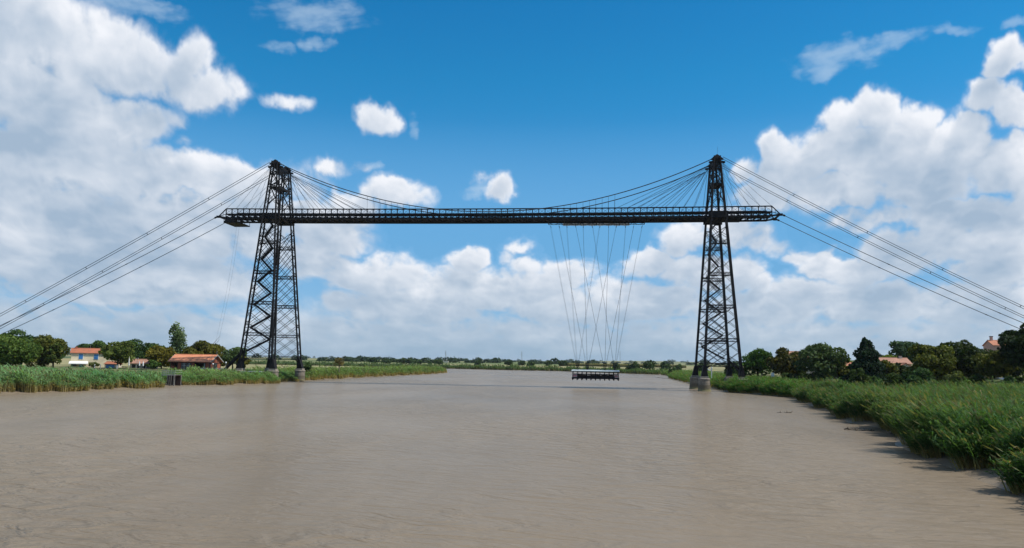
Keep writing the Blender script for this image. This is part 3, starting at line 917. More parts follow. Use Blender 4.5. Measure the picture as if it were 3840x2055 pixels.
# ---- fans of stay cables from each tower head to the deck
for sx, side in ((-1, 'left'), (1, 'right')):
    for sy, nm in ((-1, 'near'), (1, 'far')):
        cx = sx * SPAN
        t = thing('stay_cable_fan', (cx, sy * 4.4, 69), 'fan of thin stay cables from the %s tower head, %s side' % (side, nm), 'stay cables', 'stay cable fans')
        for k in range(9):
            xa = cx - sx * (3.4 + 3.36 * k)
            for o in (-.11, .11):
                piece('stay_cable', (cx - sx * 1.6, sy * 4.4 + o, 69.0 - .06 * k), (xa + o, sy * 4.1 + o, Z_RAIL + sag(xa)), 0.062, CABLE, t, n=5)
        for k in range(5):
            xa = cx + sx * (3.0 + 3.25 * k)
            for o in (-.16, .16):
                piece('stay_cable', (cx + sx * 1.6, sy * 4.4 + o, 69.0), (xa, sy * 4.1 + o, Z_RAIL + sag(xa)), 0.045, CABLE, t, n=5)

# ---- backstays to the anchorages beyond both banks
def sagged(p, q, dip, n=18):
    p, q = Vector(p), Vector(q)
    return [p.lerp(q, i / n) - Vector((0, 0, dip * 4 * (i / n) * (1 - i / n))) for i in range(n + 1)]
for sx, side in ((-1, 'left'), (1, 'right')):
    for sy, nm in ((-1, 'near'), (1, 'far')):
        top = Vector((sx * (SPAN + 1.7), sy * 4.4, 70.4))
        if sx < 0: end = Vector((-194.0, sy * 4.4, 3.2 if sy < 0 else 2.8))
        else: end = Vector((196.5, sy * 4.4, 5.6))
        t = thing('backstay', top, 'pair of anchor cables from the %s tower top down to the bank, %s side' % (side, nm), 'anchor cable', 'tower backstays')
        lines = [sagged(top + Vector((0, o, oz)), end + Vector((0, o, oz)), 1.6 if sx > 0 else 0.9) for o, oz in ((-.42, .2), (.42, -.2))]
        for L in lines: MB().tube(L, 0.085, 5).build('cable', CABLE, t, smooth=True)
        for k in (3, 6, 9, 12, 15):
            piece('spacer', lines[0][k], lines[1][k], 0.13, IRON, t)
        MB().box(end.x - 2.2, end.x + 2.2, end.y - 1.4, end.y + 1.4, end.z - 3, end.z + .5).build('anchor_block', STONE, t)
        # single stay from the deck end
        st = Vector((sx * (XE + 3.0), sy * 4.0, 52.85)); en = Vector((sx * 197.5, sy * 4.0, 1.0 if sx < 0 else 3.2))
        t = thing('deck_end_stay', st, 'single anchor cable from the %s deck end down to the bank, %s side' % (side, nm), 'anchor cable', 'deck end stays')
        L = sagged(st, en, 1.5)
        MB().tube(L, 0.1, 5).build('cable', CABLE, t, smooth=True)
        MB().tube([L[0].lerp(L[1], f) for f in (0.02, .06, .12, .16)], [0.12, .3, .3, .12], 6).build('socket', IRON, t)
        for k in (5, 10, 15):
            m = MB(); c = L[k]; dv = (L[k + 1] - L[k]).normalized() * .4
            m.tube([c - dv, c, c + dv], [0.11, .14, .11], 6).build('clamp', IRON, t)

# ---- trolley under the deck, with pale sheeting
tr = thing('trolley_frame', (33.3, 0, 50), 'long trolley frame under the deck, wrapped in pale sheeting', 'trolley')
X0, X1, ZT0, ZT1 = 18.3, 48.4, 51.25, 51.85
for sy in (-1, 1):
    y = sy * 4.0
    piece('long_beam', (X0, y, ZT0 + (.1 if sy > 0 else 0)), (X1, y, ZT0 + (.1 if sy > 0 else 0)), 0.3, IRON, tr, 0.34 if sy < 0 else 0.12)
    piece('top_beam', (X0, y, ZT1), (X1, y, ZT1), 0.2, IRON, tr)
    n = 18
    for k in range(n):
        xa, xb = X0 + (X1 - X0) * k / n, X0 + (X1 - X0) * (k + 1) / n
        piece('frame_brace', (xa, y, ZT0 if k % 2 else ZT1), (xb, y, ZT1 if k % 2 else ZT0), 0.12, IRON, tr)
    for k in range(0, n + 1, 2):
        xa = X0 + (X1 - X0) * k / n
        piece('frame_post', (xa, y, ZT0), (xa, y, ZT1 + .15), 0.16, IRON, tr)
        m = MB(); m.tube([(xa, sy * 2.75, 52.0), (xa, sy * 3.05, 52.0)], 0.26, 10); m.build('wheel', IRON, tr)
        piece('wheel_arm', (xa, sy * 4.0, ZT1), (xa, sy * 2.9, 52.0), 0.14, IRON, tr)
for k in range(0, 19, 3):
    xa = X0 + (X1 - X0) * k / 18
    piece('cross_beam', (xa, -4, ZT0 + .1), (xa, 4, ZT0 + .1), 0.2, IRON, tr)
rng = np.random.RandomState(5)
def sheet(y, xa, xb):
    """rumpled sheeting hung along the side, bellying below the beam"""
    n = 64; vs = []; fs = []
    for i in range(n + 1):
        x = xa + (xb - xa) * i / n
        b = 0.16 * math.sin(i * 1.9) + 0.12 * math.sin(i * .73 + 1) + 0.05 * rng.randn()
        dip = 0.10 * abs(math.sin(i * math.pi / 8))
        for j, z in enumerate((51.95, 51.7, 51.4, 51.1 - dip, 51.0 - dip)):
            vs.append((x, y + (b * .5 if 0 < j < 4 else 0) + (0.5 if j == 4 else 0) * (1 if y < 0 else -1), z + (.05 * rng.randn() if 0 < j < 4 else 0)))
    for i in range(n):
        for j in range(4): a = i * 5 + j; fs.append((a, a + 5, a + 6, a + 1))
    o = mesh_obj('side_sheeting', vs, fs, NETTING, tr, smooth=False)
sheet(4.3, 22.7, 43.9)
for k in range(9):
    x = 24 + 2.35 * k + .3 * math.sin(k * 2.2)
    piece('sheeting_strap', (x, 4.12, 51.95), (x + .25 * math.sin(k), 4.12, 51.05), 0.1 + .12 * (k % 3 == 1), IRON, tr)

# ---- gondola hung from the trolley
gd = thing('transporter_gondola', (33.4, 0, 2.6), 'flat-roofed gondola hanging low over the river on long cables', 'gondola')
GX0, GX1, GYH = 26.4, 40.4, 5.4
zf = 2.92
m = MB()
m.box(GX0, GX1, -GYH, GYH, zf - .05, zf + .22)
m.build('floor', IRON, gd)
for sy in (-1, 1):
    piece('edge_girder', (GX0 - .1, sy * (GYH + .03), zf + .1), (GX1 + .1, sy * (GYH + .03), zf + .1), 0.22, IRON, gd, 0.42)
m = MB()
m.add([(GX0 - .2, -GYH - .3, 5.1), (GX1 + .2, -GYH - .3, 5.1), (GX1 + .2, GYH + .3, 5.1), (GX0 - .2, GYH + .3, 5.1),
       (GX0 - .2, -GYH - .3, 5.22), (GX1 + .2, -GYH - .3, 5.22), (GX1 + .2, GYH + .3, 5.22), (GX0 - .2, GYH + .3, 5.22),
       (GX0 - .1, -3.9, 5.5), (GX1 + .1, -3.9, 5.5), (GX1 + .1, 3.9, 5.5), (GX0 - .1, 3.9, 5.5)],
      [(0, 3, 2, 1), (0, 1, 5, 4), (1, 2, 6, 5), (2, 3, 7, 6), (3, 0, 4, 7), (4, 5, 9, 8), (5, 6, 10, 9), (6, 7, 11, 10), (7, 4, 8, 11), (8, 9, 10, 11)])
m.build('roof', ZINC, gd)
for sy in (-1, 1):
    piece('gutter', (GX0 - .22, sy * (GYH + .36), 5.08), (GX1 + .22, sy * (GYH + .36), 5.08), 0.12, ZINC, gd)
    for k in range(11):
        x = GX0 + .15 + (GX1 - GX0 - .3) * k / 10
        piece('post', (x, sy * (GYH - .1), zf + .2), (x, sy * (GYH - .1), 5.1), 0.17, IRON, gd)
        m = MB(); m.add([(x - .2, sy * GYH - .2, zf - .02), (x + .2, sy * GYH - .2, zf - .02), (x + .2, sy * GYH + .2, zf - .02), (x - .2, sy * GYH + .2, zf - .02),
                         (x - .11, sy * GYH - .1, zf - .55), (x + .11, sy * GYH - .1, zf - .55), (x + .11, sy * GYH + .1, zf - .55), (x - .11, sy * GYH + .1, zf - .52)],
                        [(0, 1, 2, 3), (7, 6, 5, 4), (0, 4, 5, 1), (1, 5, 6, 2), (2, 6, 7, 3), (3, 7, 4, 0)])
        m.build('fender', IRON, gd)
    for z, w in ((4.15, .12), (3.75, .05), (3.4, .05)):
        piece('rail', (GX0, sy * (GYH - .1), z), (GX1, sy * (GYH - .1), z), w, IRON, gd)
    m = MB()
    for k in range(76):
        x = GX0 + .2 + (GX1 - GX0 - .4) * k / 75
        m.bar((x, sy * (GYH - .12), zf + .2), (x, sy * (GYH - .12), 4.1), 0.085)
    m.build('balusters', IRON, gd)
    m = MB(); m.box(GX0 + .1, GX1 - .1, sy * (GYH - .2) - .04, sy * (GYH - .2) + .04, zf + .2, zf + .72); m.build('kick_board', IRON, gd)
m = MB()
for x in (32.0, 33.35, 34.7):
    m.bar((x, -5.05, zf + .2), (x, -5.05, 5.05), 0.14)
m.box(32.05, 33.3, -5.07, -5.01, zf + .25, 4.15); m.box(33.42, 34.65, -5.07, -5.01, zf + .25, 4.15)
m.bar((32, -5.05, 4.2), (34.7, -5.05, 4.2), 0.12)
m.build('wooden_gate', WOOD, gd)
BOARD = paint('grubby_board', (0.34, 0.29, 0.29), 0.7)
def poster(x0, x1, y, c):
    m = MB(); m.box(x0, x1, y - .04, y + .04, 3.3, 4.12); o = m.build('notice_board', BOARD, gd)
    m = MB(); n = 5
    for k in range(n):
        a = x0 + .12 + (x1 - x0 - .24) * k / n
        m.box(a, a + (x1 - x0) / n * .7, y - .055, y - .042, 3.45 + .14 * (k % 3), 3.95 - .1 * ((k + 1) % 2))
    m.build('notice_print', c, o)
poster(26.6, 27.9, -5.52, paint('faded_pink', (0.42, 0.10, 0.14), 0.7)); poster(39.1, 40.15, -5.52, paint('faded_red', (0.36, 0.09, 0.07), 0.7))
m = MB()          # driver's cabin at the far corner and benches
m.box(27.6, 30.6, 2.2, 4.8, zf + .2, 3.9); m.build('cabin', WOOD, gd)
m = MB()
for x in (27.7, 29.1, 30.5):
    m.bar((x, 2.25, 3.9), (x, 2.25, 5.1), .12); m.bar((x, 4.75, 3.9), (x, 4.75, 5.1), .12)
m.build('cabin_frame', WOOD, gd)
for x in (36.0, 38.3):
    m = MB(); m.box(x - .8, x + .8, 3.6, 4.1, 3.5, 3.58); m.box(x - .8, x - .7, 3.6, 4.1, 3.12, 3.5); m.box(x + .7, x + .8, 3.6, 4.1, 3.12, 3.5); m.box(x - .8, x + .8, 4.1, 4.16, 3.58, 4.0)
    m.build('bench', WOOD, gd)
tops = [18.9, 21.6, 24.1, 26.8, 29.3, 32.1, 34.6, 37.3, 39.8, 42.6, 45.2, 47.8]
to = [0, 1, 0, 2, 1, 3, 0, 2, 1, 3, 2, 3]
nodes = [27.9, 30.9, 36.2, 39.2]
for sy in (-1, 1):
    for x, k in zip(tops, to):
        off = (x - nodes[k]) * .05
        piece('suspension_rope', (nodes[k] + off, sy * 4.0, 7.5), (x, sy * 4.0, ZT0 - .1), 0.045, CABLE, gd, n=5)
        piece('turnbuckle', (x, sy * 4.0, ZT0 - .35), (x - (x - nodes[k]) * .02, sy * 4.0, ZT0 - 1.0), 0.16, IRON, gd, n=6)
    for x in nodes:
        m = MB()
        for o in (-.45, 0, .45):
            m.bar((x + o * 1.1, sy * 4.0, 7.65), (x + o * .35, sy * 4.0, 5.35), 0.11)
        m.bar((x - .55, sy * 4.0, 7.5), (x + .55, sy * 4.0, 7.5), 0.2)
        m.build('suspension_yoke', IRON, gd)

# ---- masonry piers
for sx, side in ((-1, 'left'), (1, 'right')):
    for sy, nm in ((-1, 'near'), (1, 'far')):
        for a, pos in ((-1, 'left'), (1, 'right')):
            x, y = sx * SPAN + a * 5.3, sy * 11.25
            wet = sx > 0 and a < 0
            lab = 'round stone pier %sunder the %s foot of the %s pylon, %s tower' % ('in the water ' if wet else '', pos, nm, side)
            t = thing('stone_pier', (x, y, -1.5), lab, 'pier', 'round masonry piers')
            prof = [(1.98, -1.5), (1.98, .12), (1.82, .2), (1.62, 3.3)] if wet else [(1.75, 0.3), (1.62, 3.3)]
            MB().lathe((x, y), prof, 24).build('drum', STONE, t, smooth=False)
            MB().lathe((x, y), [(1.60, 3.3), (1.75, 3.34), (1.75, 3.62), (1.6, 3.70)], 24).build('cap', PIERCAP, t)
            MB().box(x - 1.15, x + 1.15, y - 1.15, y + 1.15, 3.705, Z_PIER + .04).build('bearing_block', PIERCAP, t)
            m = MB()
            for z in ((.95, 1.65, 2.4, 3.0) if wet else (1.7, 2.4, 3.0)):
                r = 1.82 - (z - .2) * .0645 + .012 if wet else 1.75 - (z - .3) * .0433 + .012
                m.lathe((x, y), [(r, z), (r + .03, z + .02), (r + .03, z + .07), (r - .01, z + .09)], 24)
            m.build('course_band', STONE, t)

# ================================================================ buildings
GLASS = paint('window_glass', (0.03, 0.04, 0.05), 0.12, var=0.1)
TIMBER = paint('dark_timber', (0.055, 0.03, 0.025), 0.8)
TILE_VILLAGE = tile_mat('weathered_orange_tiles', (0.46, 0.20, 0.12), (0.36, 0.16, 0.10))
AWNING = paint('awning_canvas', (0.55, 0.55, 0.53), 0.8, var=0.12)
BARGE = paint('grey_board', (0.34, 0.34, 0.31), 0.7)

def part(name, mat, parent, *boxes):
    m = MB()
    for b in boxes: m.box(*b)
    return m.build(name, mat, parent)

def gable_roof(t, mat, x0, x1, y0, y1, ze, zr, oh=0.5, th=0.16, along='x', name='roof'):
    """pitched roof of two slabs meeting at a ridge"""
    m = MB()
    if along == 'x':
        ym = (y0 + y1) / 2; k = (zr - ze) / (ym - y0)
        for s, ye in ((-1, y0 - oh), (1, y1 + oh)):
            zl = ze - oh * k
            a = [(x0 - oh, ye, zl), (x1 + oh, ye, zl), (x1 + oh, ym, zr), (x0 - oh, ym, zr)]
            m.add(a + [(x, y, z + th) for x, y, z in a], [(0, 1, 2, 3), (7, 6, 5, 4), (0, 4, 5, 1), (1, 5, 6, 2), (2, 6, 7, 3), (3, 7, 4, 0)])
    else:
        xm = (x0 + x1) / 2; k = (zr - ze) / (xm - x0)
        for s, xe in ((-1, x0 - oh), (1, x1 + oh)):
            zl = ze - oh * k
            a = [(xe, y0 - oh, zl), (xe, y1 + oh, zl), (xm, y1 + oh, zr), (xm, y0 - oh, zr)]
            m.add(a + [(x, y, z + th) for x, y, z in a], [(0, 1, 2, 3), (7, 6, 5, 4), (0, 4, 5, 1), (1, 5, 6, 2), (2, 6, 7, 3), (3, 7, 4, 0)])
    r = m.build(name, mat, t)
    m = MB()
    if along == 'x': m.tube([(x0 - oh, (y0 + y1) / 2, zr + th), (x1 + oh, (y0 + y1) / 2, zr + th)], 0.13, 8)
    else: m.tube([((x0 + x1) / 2, y0 - oh, zr + th), ((x0 + x1) / 2, y1 + oh, zr + th)], 0.13, 8)
    m.build('ridge_tiles', mat, r)
    return r

def shell(t, mat, x0, x1, y0, y1, z0, ze, zr, along='x'):
    """plain house walls with gables"""
    if along == 'x':
        ym = (y0 + y1) / 2
        prof = [(y0, z0), (y1, z0), (y1, ze), (ym, zr), (y0, ze)]
        vs = [(x0, y, z) for y, z in prof] + [(x1, y, z) for y, z in prof]
    else:
        xm = (x0 + x1) / 2
        prof = [(x0, z0), (x1, z0), (x1, ze), (xm, zr), (x0, ze)]
        vs = [(x, y0, z) for x, z in prof] + [(x, y1, z) for x, z in prof]
    fs = [(4, 3, 2, 1, 0), (5, 6, 7, 8, 9)] + [(i, (i + 1) % 5, 5 + (i + 1) % 5, 5 + i) for i in range(5)]
    return mesh_obj('wall', vs, fs, mat, t)

# ---- red brick ferry station
st = thing('brick_station', (-101.5, 11.8, 3.0), 'long low red brick building with orange tiled roof left of the tower', 'building')
SX0, SX1, SY0, SY1, SZ, SE, SR = -108.5, -94.6, 8.0, 15.7, 2.6, 6.15, 8.15
part('brick_panel', BRICK, st, (-106.0, -104.65, SY0, SY0 + .28, SZ, 5.5))
part('brick_panel', BRICK, st, (-101.1, -99.95, SY0, SY0 + .28, SZ, 5.5))
part('brick_panel', BRICK, st, (-96.2, SX1 - .1, SY0, SY0 + .28, SZ, 5.5))
part('brick_panel', BRICK, st, (SX0 + .1, -106.95, SY0, SY0 + .28, SZ, 4.4))
part('lintel_band', BRICK, st, (SX0 + .1, SX1 - .1, SY0 + .01, SY0 + .27, 5.62, 6.08))
part('rear_wall', BRICK, st, (SX0, SX1, SY1 - .25, SY1, SZ, SE))
part('inner_wall', DARK, st, (SX0 + .3, SX1 - .3, SY0 + 3.2, SY0 + 3.3, SZ, SE))
ym = (SY0 + SY1) / 2
for x, nm in ((SX0, 'gable_wall'), (SX1 - .25, 'gable_wall')):
    pr = [(SY0, SZ), (SY1, SZ), (SY1, SE), (ym, SR - .05), (SY0, SE)]
    mesh_obj(nm, [(x, y, z) for y, z in pr] + [(x + .25, y, z) for y, z in pr],
             [(4, 3, 2, 1, 0), (5, 6, 7, 8, 9)] + [(i, (i + 1) % 5, 5 + (i + 1) % 5, 5 + i) for i in range(5)], BRICK, st)
gable_roof(st, TILE_ORANGE, SX0, SX1, SY0, SY1, SE, SR, 0.65)
for sx, x in ((-1, SX0 - .68), (1, SX1 + .68)):
    k = (SR - SE) / (ym - SY0)
    for a, b in (((x, SY0 - .7, SE - .7 * k + .05), (x, ym, SR + .07)), ((x, SY1 + .7, SE - .7 * k + .05), (x, ym, SR + .07))):
        piece('barge_board', a, b, 0.08, BARGE, st, 0.3)
for x in (-108.35, -106.95, -106.0, -104.6, -102.9, -101.17, -99.9, -96.22, -94.75):
    piece('timber_post', (x, SY0 - .05, SZ), (x, SY0 - .05, 6.1), 0.16, TIMBER, st)
for z in (5.55, 6.12):
    piece('timber_rail', (SX0, SY0 - .07, z), (SX1, SY0 - .07, z), 0.13, TIMBER, st)
for x0, x1 in ((-104.5, -102.98), (-102.82, -101.28)):
    w = part('window', GLASS, st, (x0, x1, SY0 + .12, SY0 + .16, SZ + .3, 5.48))
    for k in range(4):
        xx = x0 + (x1 - x0) * k / 3
        piece('window_bar', (xx, SY0 + .08, SZ + .3), (xx, SY0 + .08, 5.48), 0.06, WHITE, w)
    piece('window_bar', (x0, SY0 + .07, 4.6), (x1, SY0 + .07, 4.6), 0.06, WHITE, w)
w = part('window', GLASS, st, (SX1 + .01, SX1 + .05, 11.0, 12.9, 3.9, 5.5))
for y in (11.0, 11.95, 12.9): piece('window_bar', (SX1 + .08, y, 3.9), (SX1 + .08, y, 5.5), 0.09, TIMBER, w)
for y0, z0, y1, z1 in ((8.1, 5.55, 15.6, 5.55), (10.9, 2.8, 10.9, 7.5), (13.0, 2.8, 13.0, 7.5), (11.9, 5.6, 11.9, 8.0), (8.15, 2.8, 8.15, 6.1), (15.55, 2.8, 15.55, 6.1)):
    piece('gable_timber', (SX1 + .04, y0, z0), (SX1 + .04, y1, z1), 0.14, TIMBER, st)
part('door_leaf', BARGE, st, (-96.75, -96.4, SY0 + .1, SY0 + .16, SZ + .4, 5.4))
piece('finial', (SX1 + .3, ym, SR), (SX1 + .3, ym, SR + 1.5), 0.09, BARGE, st)
part('terrace', STONEWHITE, st, (SX0 - .8, SX1 + .8, SY0 - 2.2, SY1, 2.4, 2.85))

# ---- cream house with blue shutters
h = thing('cream_house', (-156.1, 25, 3.0), 'cream two-storey house with blue shutters and white awning', 'house')
shell(h, CREAM, -156.1, -141.5, 25.0, 33.0, 2.5, 8.35, 9.85)
gable_roof(h, TILE_RED, -156.1, -141.5, 25.0, 33.0, 8.4, 9.9, 0.45)
part('cornice', PALEWALL, h, (-156.15, -141.45, 24.84, 24.995, 7.98, 8.3))
for xa in (-153.6, -148.65):
    f = part('window_surround', WHITE, h, (xa - .18, xa + 1.48, 24.93, 24.997, 5.95, 8.0))
    for k in (0, 1):
        s = part('shutter', BLUE, f, (xa + .66 * k, xa + .66 * k + .63, 24.85, 24.92, 6.1, 7.85))
a = mesh_obj('awning', [(-156.5, 24.98, 5.35), (-150.5, 24.98, 5.35), (-150.4, 22.9, 4.55), (-156.6, 22.9, 4.55), (-156.5, 24.98, 5.28), (-150.5, 24.98, 5.28), (-150.4, 22.9, 4.3), (-156.6, 22.9, 4.3)],
             [(0, 3, 2, 1), (4, 5, 6, 7), (0, 1, 5, 4), (1, 2, 6, 5), (2, 3, 7, 6), (3, 0, 4, 7)], WHITE, h)
for x in (-156.4, -150.6): piece('awning_post', (x, 23.0, 2.8), (x, 23.0, 4.5), 0.09, GREYWOOD, a)
part('door', BLUE, h, (-153.3, -152.2, 24.93, 24.99, 2.8, 4.9))
part('ground_window', GLASS, h, (-155.8, -154.2, 24.93, 24.99, 3.6, 4.8))
part('chimney', TILE_RED, h, (-155.4, -154.6, 28.5, 29.5, 9.3, 10.6))
piece('aerial', (-150.2, 27, 9.2), (-150.2, 27, 11.3), 0.06, BARGE, h)

h.rotation_euler.z = math.radians(30)      # the front looks across the river to the bridge

# ---- low outbuilding with a brown tiled roof
h = thing('low_outbuilding', (-129.4, 27, 3.0), 'low outbuilding with faded brown tiled roof between trees', 'building')
shell(h, PALEWALL, -133.2, -125.4, 25.0, 30.0, 2.4, 4.9, 6.2)
gable_roof(h, TILE_PINK, -133.2, -125.4, 25.0, 30.0, 4.95, 6.25, 0.4)
for x in (-132.5, -130.6, -128.6):
    part('doorway', DARK, h, (x, x + 1.3, 24.95, 24.99, 2.6, 4.5))
part('plank_door', GREYWOOD, h, (-127.0, -125.9, 24.94, 24.99, 2.6, 4.6))

# ---- blue kiosk under the tree
h = thing('blue_kiosk', (-138.5, 20, 2.9), 'small blue kiosk with red tiled roof beside the cream house', 'kiosk')
part('wall', PALEWALL, h, (-141.0, -136.4, 22, 25, 2.6, 4.5))
part('blue_panel', BLUE, h, (-140.4, -137.2, 21.94, 21.99, 2.9, 4.4))
gable_roof(h, TILE_RED, -141.0, -136.4, 22, 25, 4.55, 5.2, 0.3)

# ---- houses of the village on the right bank
def house(name, label, x0, x1, y0, y1, ze, zr, wall, tile, along='x', chim=None, wins=()):
    zb = float(ground_z(np.array([x0, x1]), np.array([y0, y1])).min()) - .6
    h = thing(name, ((x0 + x1) / 2, (y0 + y1) / 2, zb), label, 'house', 'village houses behind the right bank trees')
    shell(h, wall, x0, x1, y0, y1, zb, ze, zr - .04, along)
    gable_roof(h, tile, x0, x1, y0, y1, ze + .03, zr, 0.35, along=along)
    if chim: part('chimney', wall, h, (chim[0] - .4, chim[0] + .4, chim[1] - .4, chim[1] + .4, chim[2] - 1.5, chim[2])); part('chimney_cap', DARK, h, (chim[0] - .5, chim[0] + .5, chim[1] - .5, chim[1] + .5, chim[2], chim[2] + .25))
    for x, y, z in wins:
        f = part('window', GLASS, h, (x, x + .9, y - .05, y - .01, z, z + 1.3))
        part('shutter', WHITE, f, (x - .5, x - .04, y - .08, y - .02, z, z + 1.3)); part('shutter', WHITE, f, (x + .94, x + 1.4, y - .08, y - .02, z, z + 1.3))
    return h
house('village_house', 'house with faded pink tiled roof right of the brownish tree', 97.0, 105.5, 25, 33, 10.3, 12.4, PALEWALL, TILE_PINK, wins=((99, 25, 7.2), (102.5, 25, 7.2)))
house('village_house', 'house with bright orange roof just left of the dark conifer', 103.0, 110.5, 0, 7, 7.3, 8.85, PALEWALL, TILE_VILLAGE, wins=((106, 0, 4.8),))
house('village_house', 'long house with weathered brown roof right of the dark conifer', 117.0, 130.2, 12, 20, 8.9, 10.55, PALEWALL, TILE_PINK, chim=(128.5, 16, 11.3))
house('village_house', 'low wing with orange roof and pale gable in front of the long house', 122.6, 128.6, 3.5, 11.8, 7.3, 8.9, PALEWALL, TILE_VILLAGE, along='y')
house('village_house', 'pink house with chimney on the rise at far right', 176.5, 192, 60, 68, 16.4, 18.2, PINKWALL, TILE_VILLAGE, chim=(177.6, 64, 19.6), wins=((180, 60, 13.6), (185, 60, 13.6)))
house('village_house', 'house showing only its orange roof left of the pink house', 164.0, 173.5, 66, 73, 13.6, 15.1, PALEWALL, TILE_VILLAGE)

# ---- garden shed at the right edge
h = thing('garden_shed', (124.9, -59, 4.0), 'small grey garden shed under tall trees at right edge', 'shed')
zb = float(ground_z(124.9, -60.0)) - .2
part('wall', GREYWOOD, h, (123.7, 126.2, -60, -57.5, zb, zb + 2.0))
mesh_obj('roof', [(123.4, -60.4, zb + 2.0), (126.5, -60.4, zb + 2.0), (126.5, -57.2, zb + 2.4), (123.4, -57.2, zb + 2.4), (123.4, -60.4, zb + 2.12), (126.5, -60.4, zb + 2.12), (126.5, -57.2, zb + 2.52), (123.4, -57.2, zb + 2.52)],
         [(0, 3, 2, 1), (4, 5, 6, 7), (0, 1, 5, 4), (1, 2, 6, 5), (2, 3, 7, 6), (3, 0, 4, 7)], WHITE, h)
part('door', DARK, h, (124.6, 125.4, -60.05, -60.01, zb, zb + 1.8))

# ================================================================ trees
def leaf_quads(rng, c, nrm, size):
    """one bent diamond leaf clump per point; returns verts (n*4,3) and quads"""
    n = len(c)
    a = rng.randn(n, 3); a -= (a * nrm).sum(1, keepdims=True) * nrm; a /= np.linalg.norm(a, axis=1, keepdims=True) + 1e-9
    b = np.cross(nrm, a)
    s = size[:, None]
    e = rng.uniform(.55, .95, (n, 1))
    v = np.empty((n, 4, 3))
    v[:, 0] = c + a * s; v[:, 1] = c + b * s * e + nrm * s * .25; v[:, 2] = c - a * s; v[:, 3] = c - b * s * e + nrm * s * .25
    f = np.arange(n * 4).reshape(n, 4)
    return v.reshape(-1, 3), f

def unit_dirs(rng, n):
    d = rng.randn(n, 3); return d / np.linalg.norm(d, axis=1, keepdims=True)

def crown_points(rng, kind, r, h, n):
    """points, outward normals and lobe tint for a crown of radius r and height h standing on z=0"""
    if kind == 'conifer':
        t = rng.rand(n) ** 0.62
        z = h * (1 - t)
        tier = np.sin(t * h * 2.0 + rng.rand(n) * .9)
        ang = rng.rand(n) * 6.2832
        lob = 1 + .26 * np.sin(ang * 4 + t * 11) + .16 * np.sin(ang * 3 + 2 + t * 6)
        rad = r * (np.minimum(t * 1.25, 1) ** .8) * (0.84 + .20 * tier) * lob * np.sqrt(rng.uniform(.35, 1.12, n))
        p = np.stack([rad * np.cos(ang), rad * np.sin(ang), z - .10 * rad], -1)
        twin = rng.rand(n) < .45                     # two leaders at the tip
        p[:, 0] += np.where(t < .32, np.where(twin, .75, -.35), 0) * (1 - t / .32).clip(0, 1) ** .5
        p[:, 2] -= np.where(twin & (t < .32), .7, 0)
        nr = np.stack([np.cos(ang) * .8, np.sin(ang) * .8, np.full(n, .5)], -1)
        return p, nr, .12 * np.sin(ang * 4 + t * 7)
    K = {'round': 26, 'dome': 34, 'poplar': 30, 'shrub': 14, 'loose': 22}[kind]
    lc = unit_dirs(rng, K)
    if kind == 'dome': lc[:, 2] = np.abs(lc[:, 2]) * 1.0 - .12
    u = rng.uniform(.45, .80, (K, 1)) if kind != 'dome' else rng.uniform(.66, .78, (K, 1))
    env = np.array([r, r, h / 2])
    if kind == 'dome': env = np.array([r, r, h * .82])
    ctr = np.array([0, 0, h / 2]) if kind != 'dome' else np.array([0, 0, h * .16])
    cc = ctr + lc * u * env
    lr = rng.uniform(.26, .42, K) if kind != 'dome' else rng.uniform(.22, .30, K)
    if kind == 'poplar':
        cc = np.stack([rng.uniform(-.5, .5, K) * r, rng.uniform(-.5, .5, K) * r, h * (np.arange(K) + .5) / K], -1)
        prof = np.interp(cc[:, 2] / h, [0, .12, .45, .8, 1], [.75, 1.0, .95, .85, .55])
        cc[:, :2] *= prof[:, None]; lr = prof * rng.uniform(.42, .6, K)
        rad = np.stack([r * lr, r * lr, r * lr * 1.5], -1)
    else:
        if kind == 'loose': cc[:, 2] += rng.uniform(-.06, .10, K) * h
        rad = np.stack([r * lr, r * lr, (r * .5 + h * .25) * lr * (.85 if kind != 'loose' else .75)], -1)
    w = (rad[:, 0] * rad[:, 2]); w = w / w.sum()
    k = rng.choice(K, n, p=w)
    d = unit_dirs(rng, n)
    d[:, 2] = np.where(rng.rand(n) < .35, np.abs(d[:, 2]), d[:, 2])
    q = rng.uniform(0.72, 1.06, (n, 1)) + (rng.rand(n, 1) < .06) * rng.uniform(0, .25, (n, 1))
    p = cc[k] + d * rad[k] * q
    keep_core = rng.rand(n) < .16
    p[keep_core] = ctr + unit_dirs(rng, keep_core.sum()) * env * rng.uniform(.1, .6, (keep_core.sum(), 1))
    tint = rng.uniform(-.16, .16, K)[k]
    return p, d, tint

TREE_N = [0]
CROWN_GAIN = [1.3]
def crown_mesh(seed, kind, r, h, n, leaf, col, col2):
    rng = np.random.RandomState(seed)
    p, nr, tint = crown_points(rng, kind, r, h, n)
    p[:, 2] = np.maximum(p[:, 2], .05)
    nn = nr * .75 + unit_dirs(rng, n) * .75; nn /= np.linalg.norm(nn, axis=1, keepdims=True)
    v, f = leaf_quads(rng, p, nn, leaf * rng.uniform(.55, 1.25, n))
    mixf = np.clip(rng.rand(n) * .7 + tint * 1.6 + .12, 0, 1)[:, None]
    c = np.array(col) * (1 - mixf) + np.array(col2) * mixf
    c = c * (1 + rng.uniform(-.30, .30, (n, 1)) + tint[:, None]) * np.where(rng.rand(n, 1) < .18, 1.55, 1.0)  # a random share of leaves brightened in colour as sunlit highlights
    return np_mesh('crown', v, f, LEAF, np.repeat(np.clip(c * CROWN_GAIN[0], .004, .5), 4, 0))

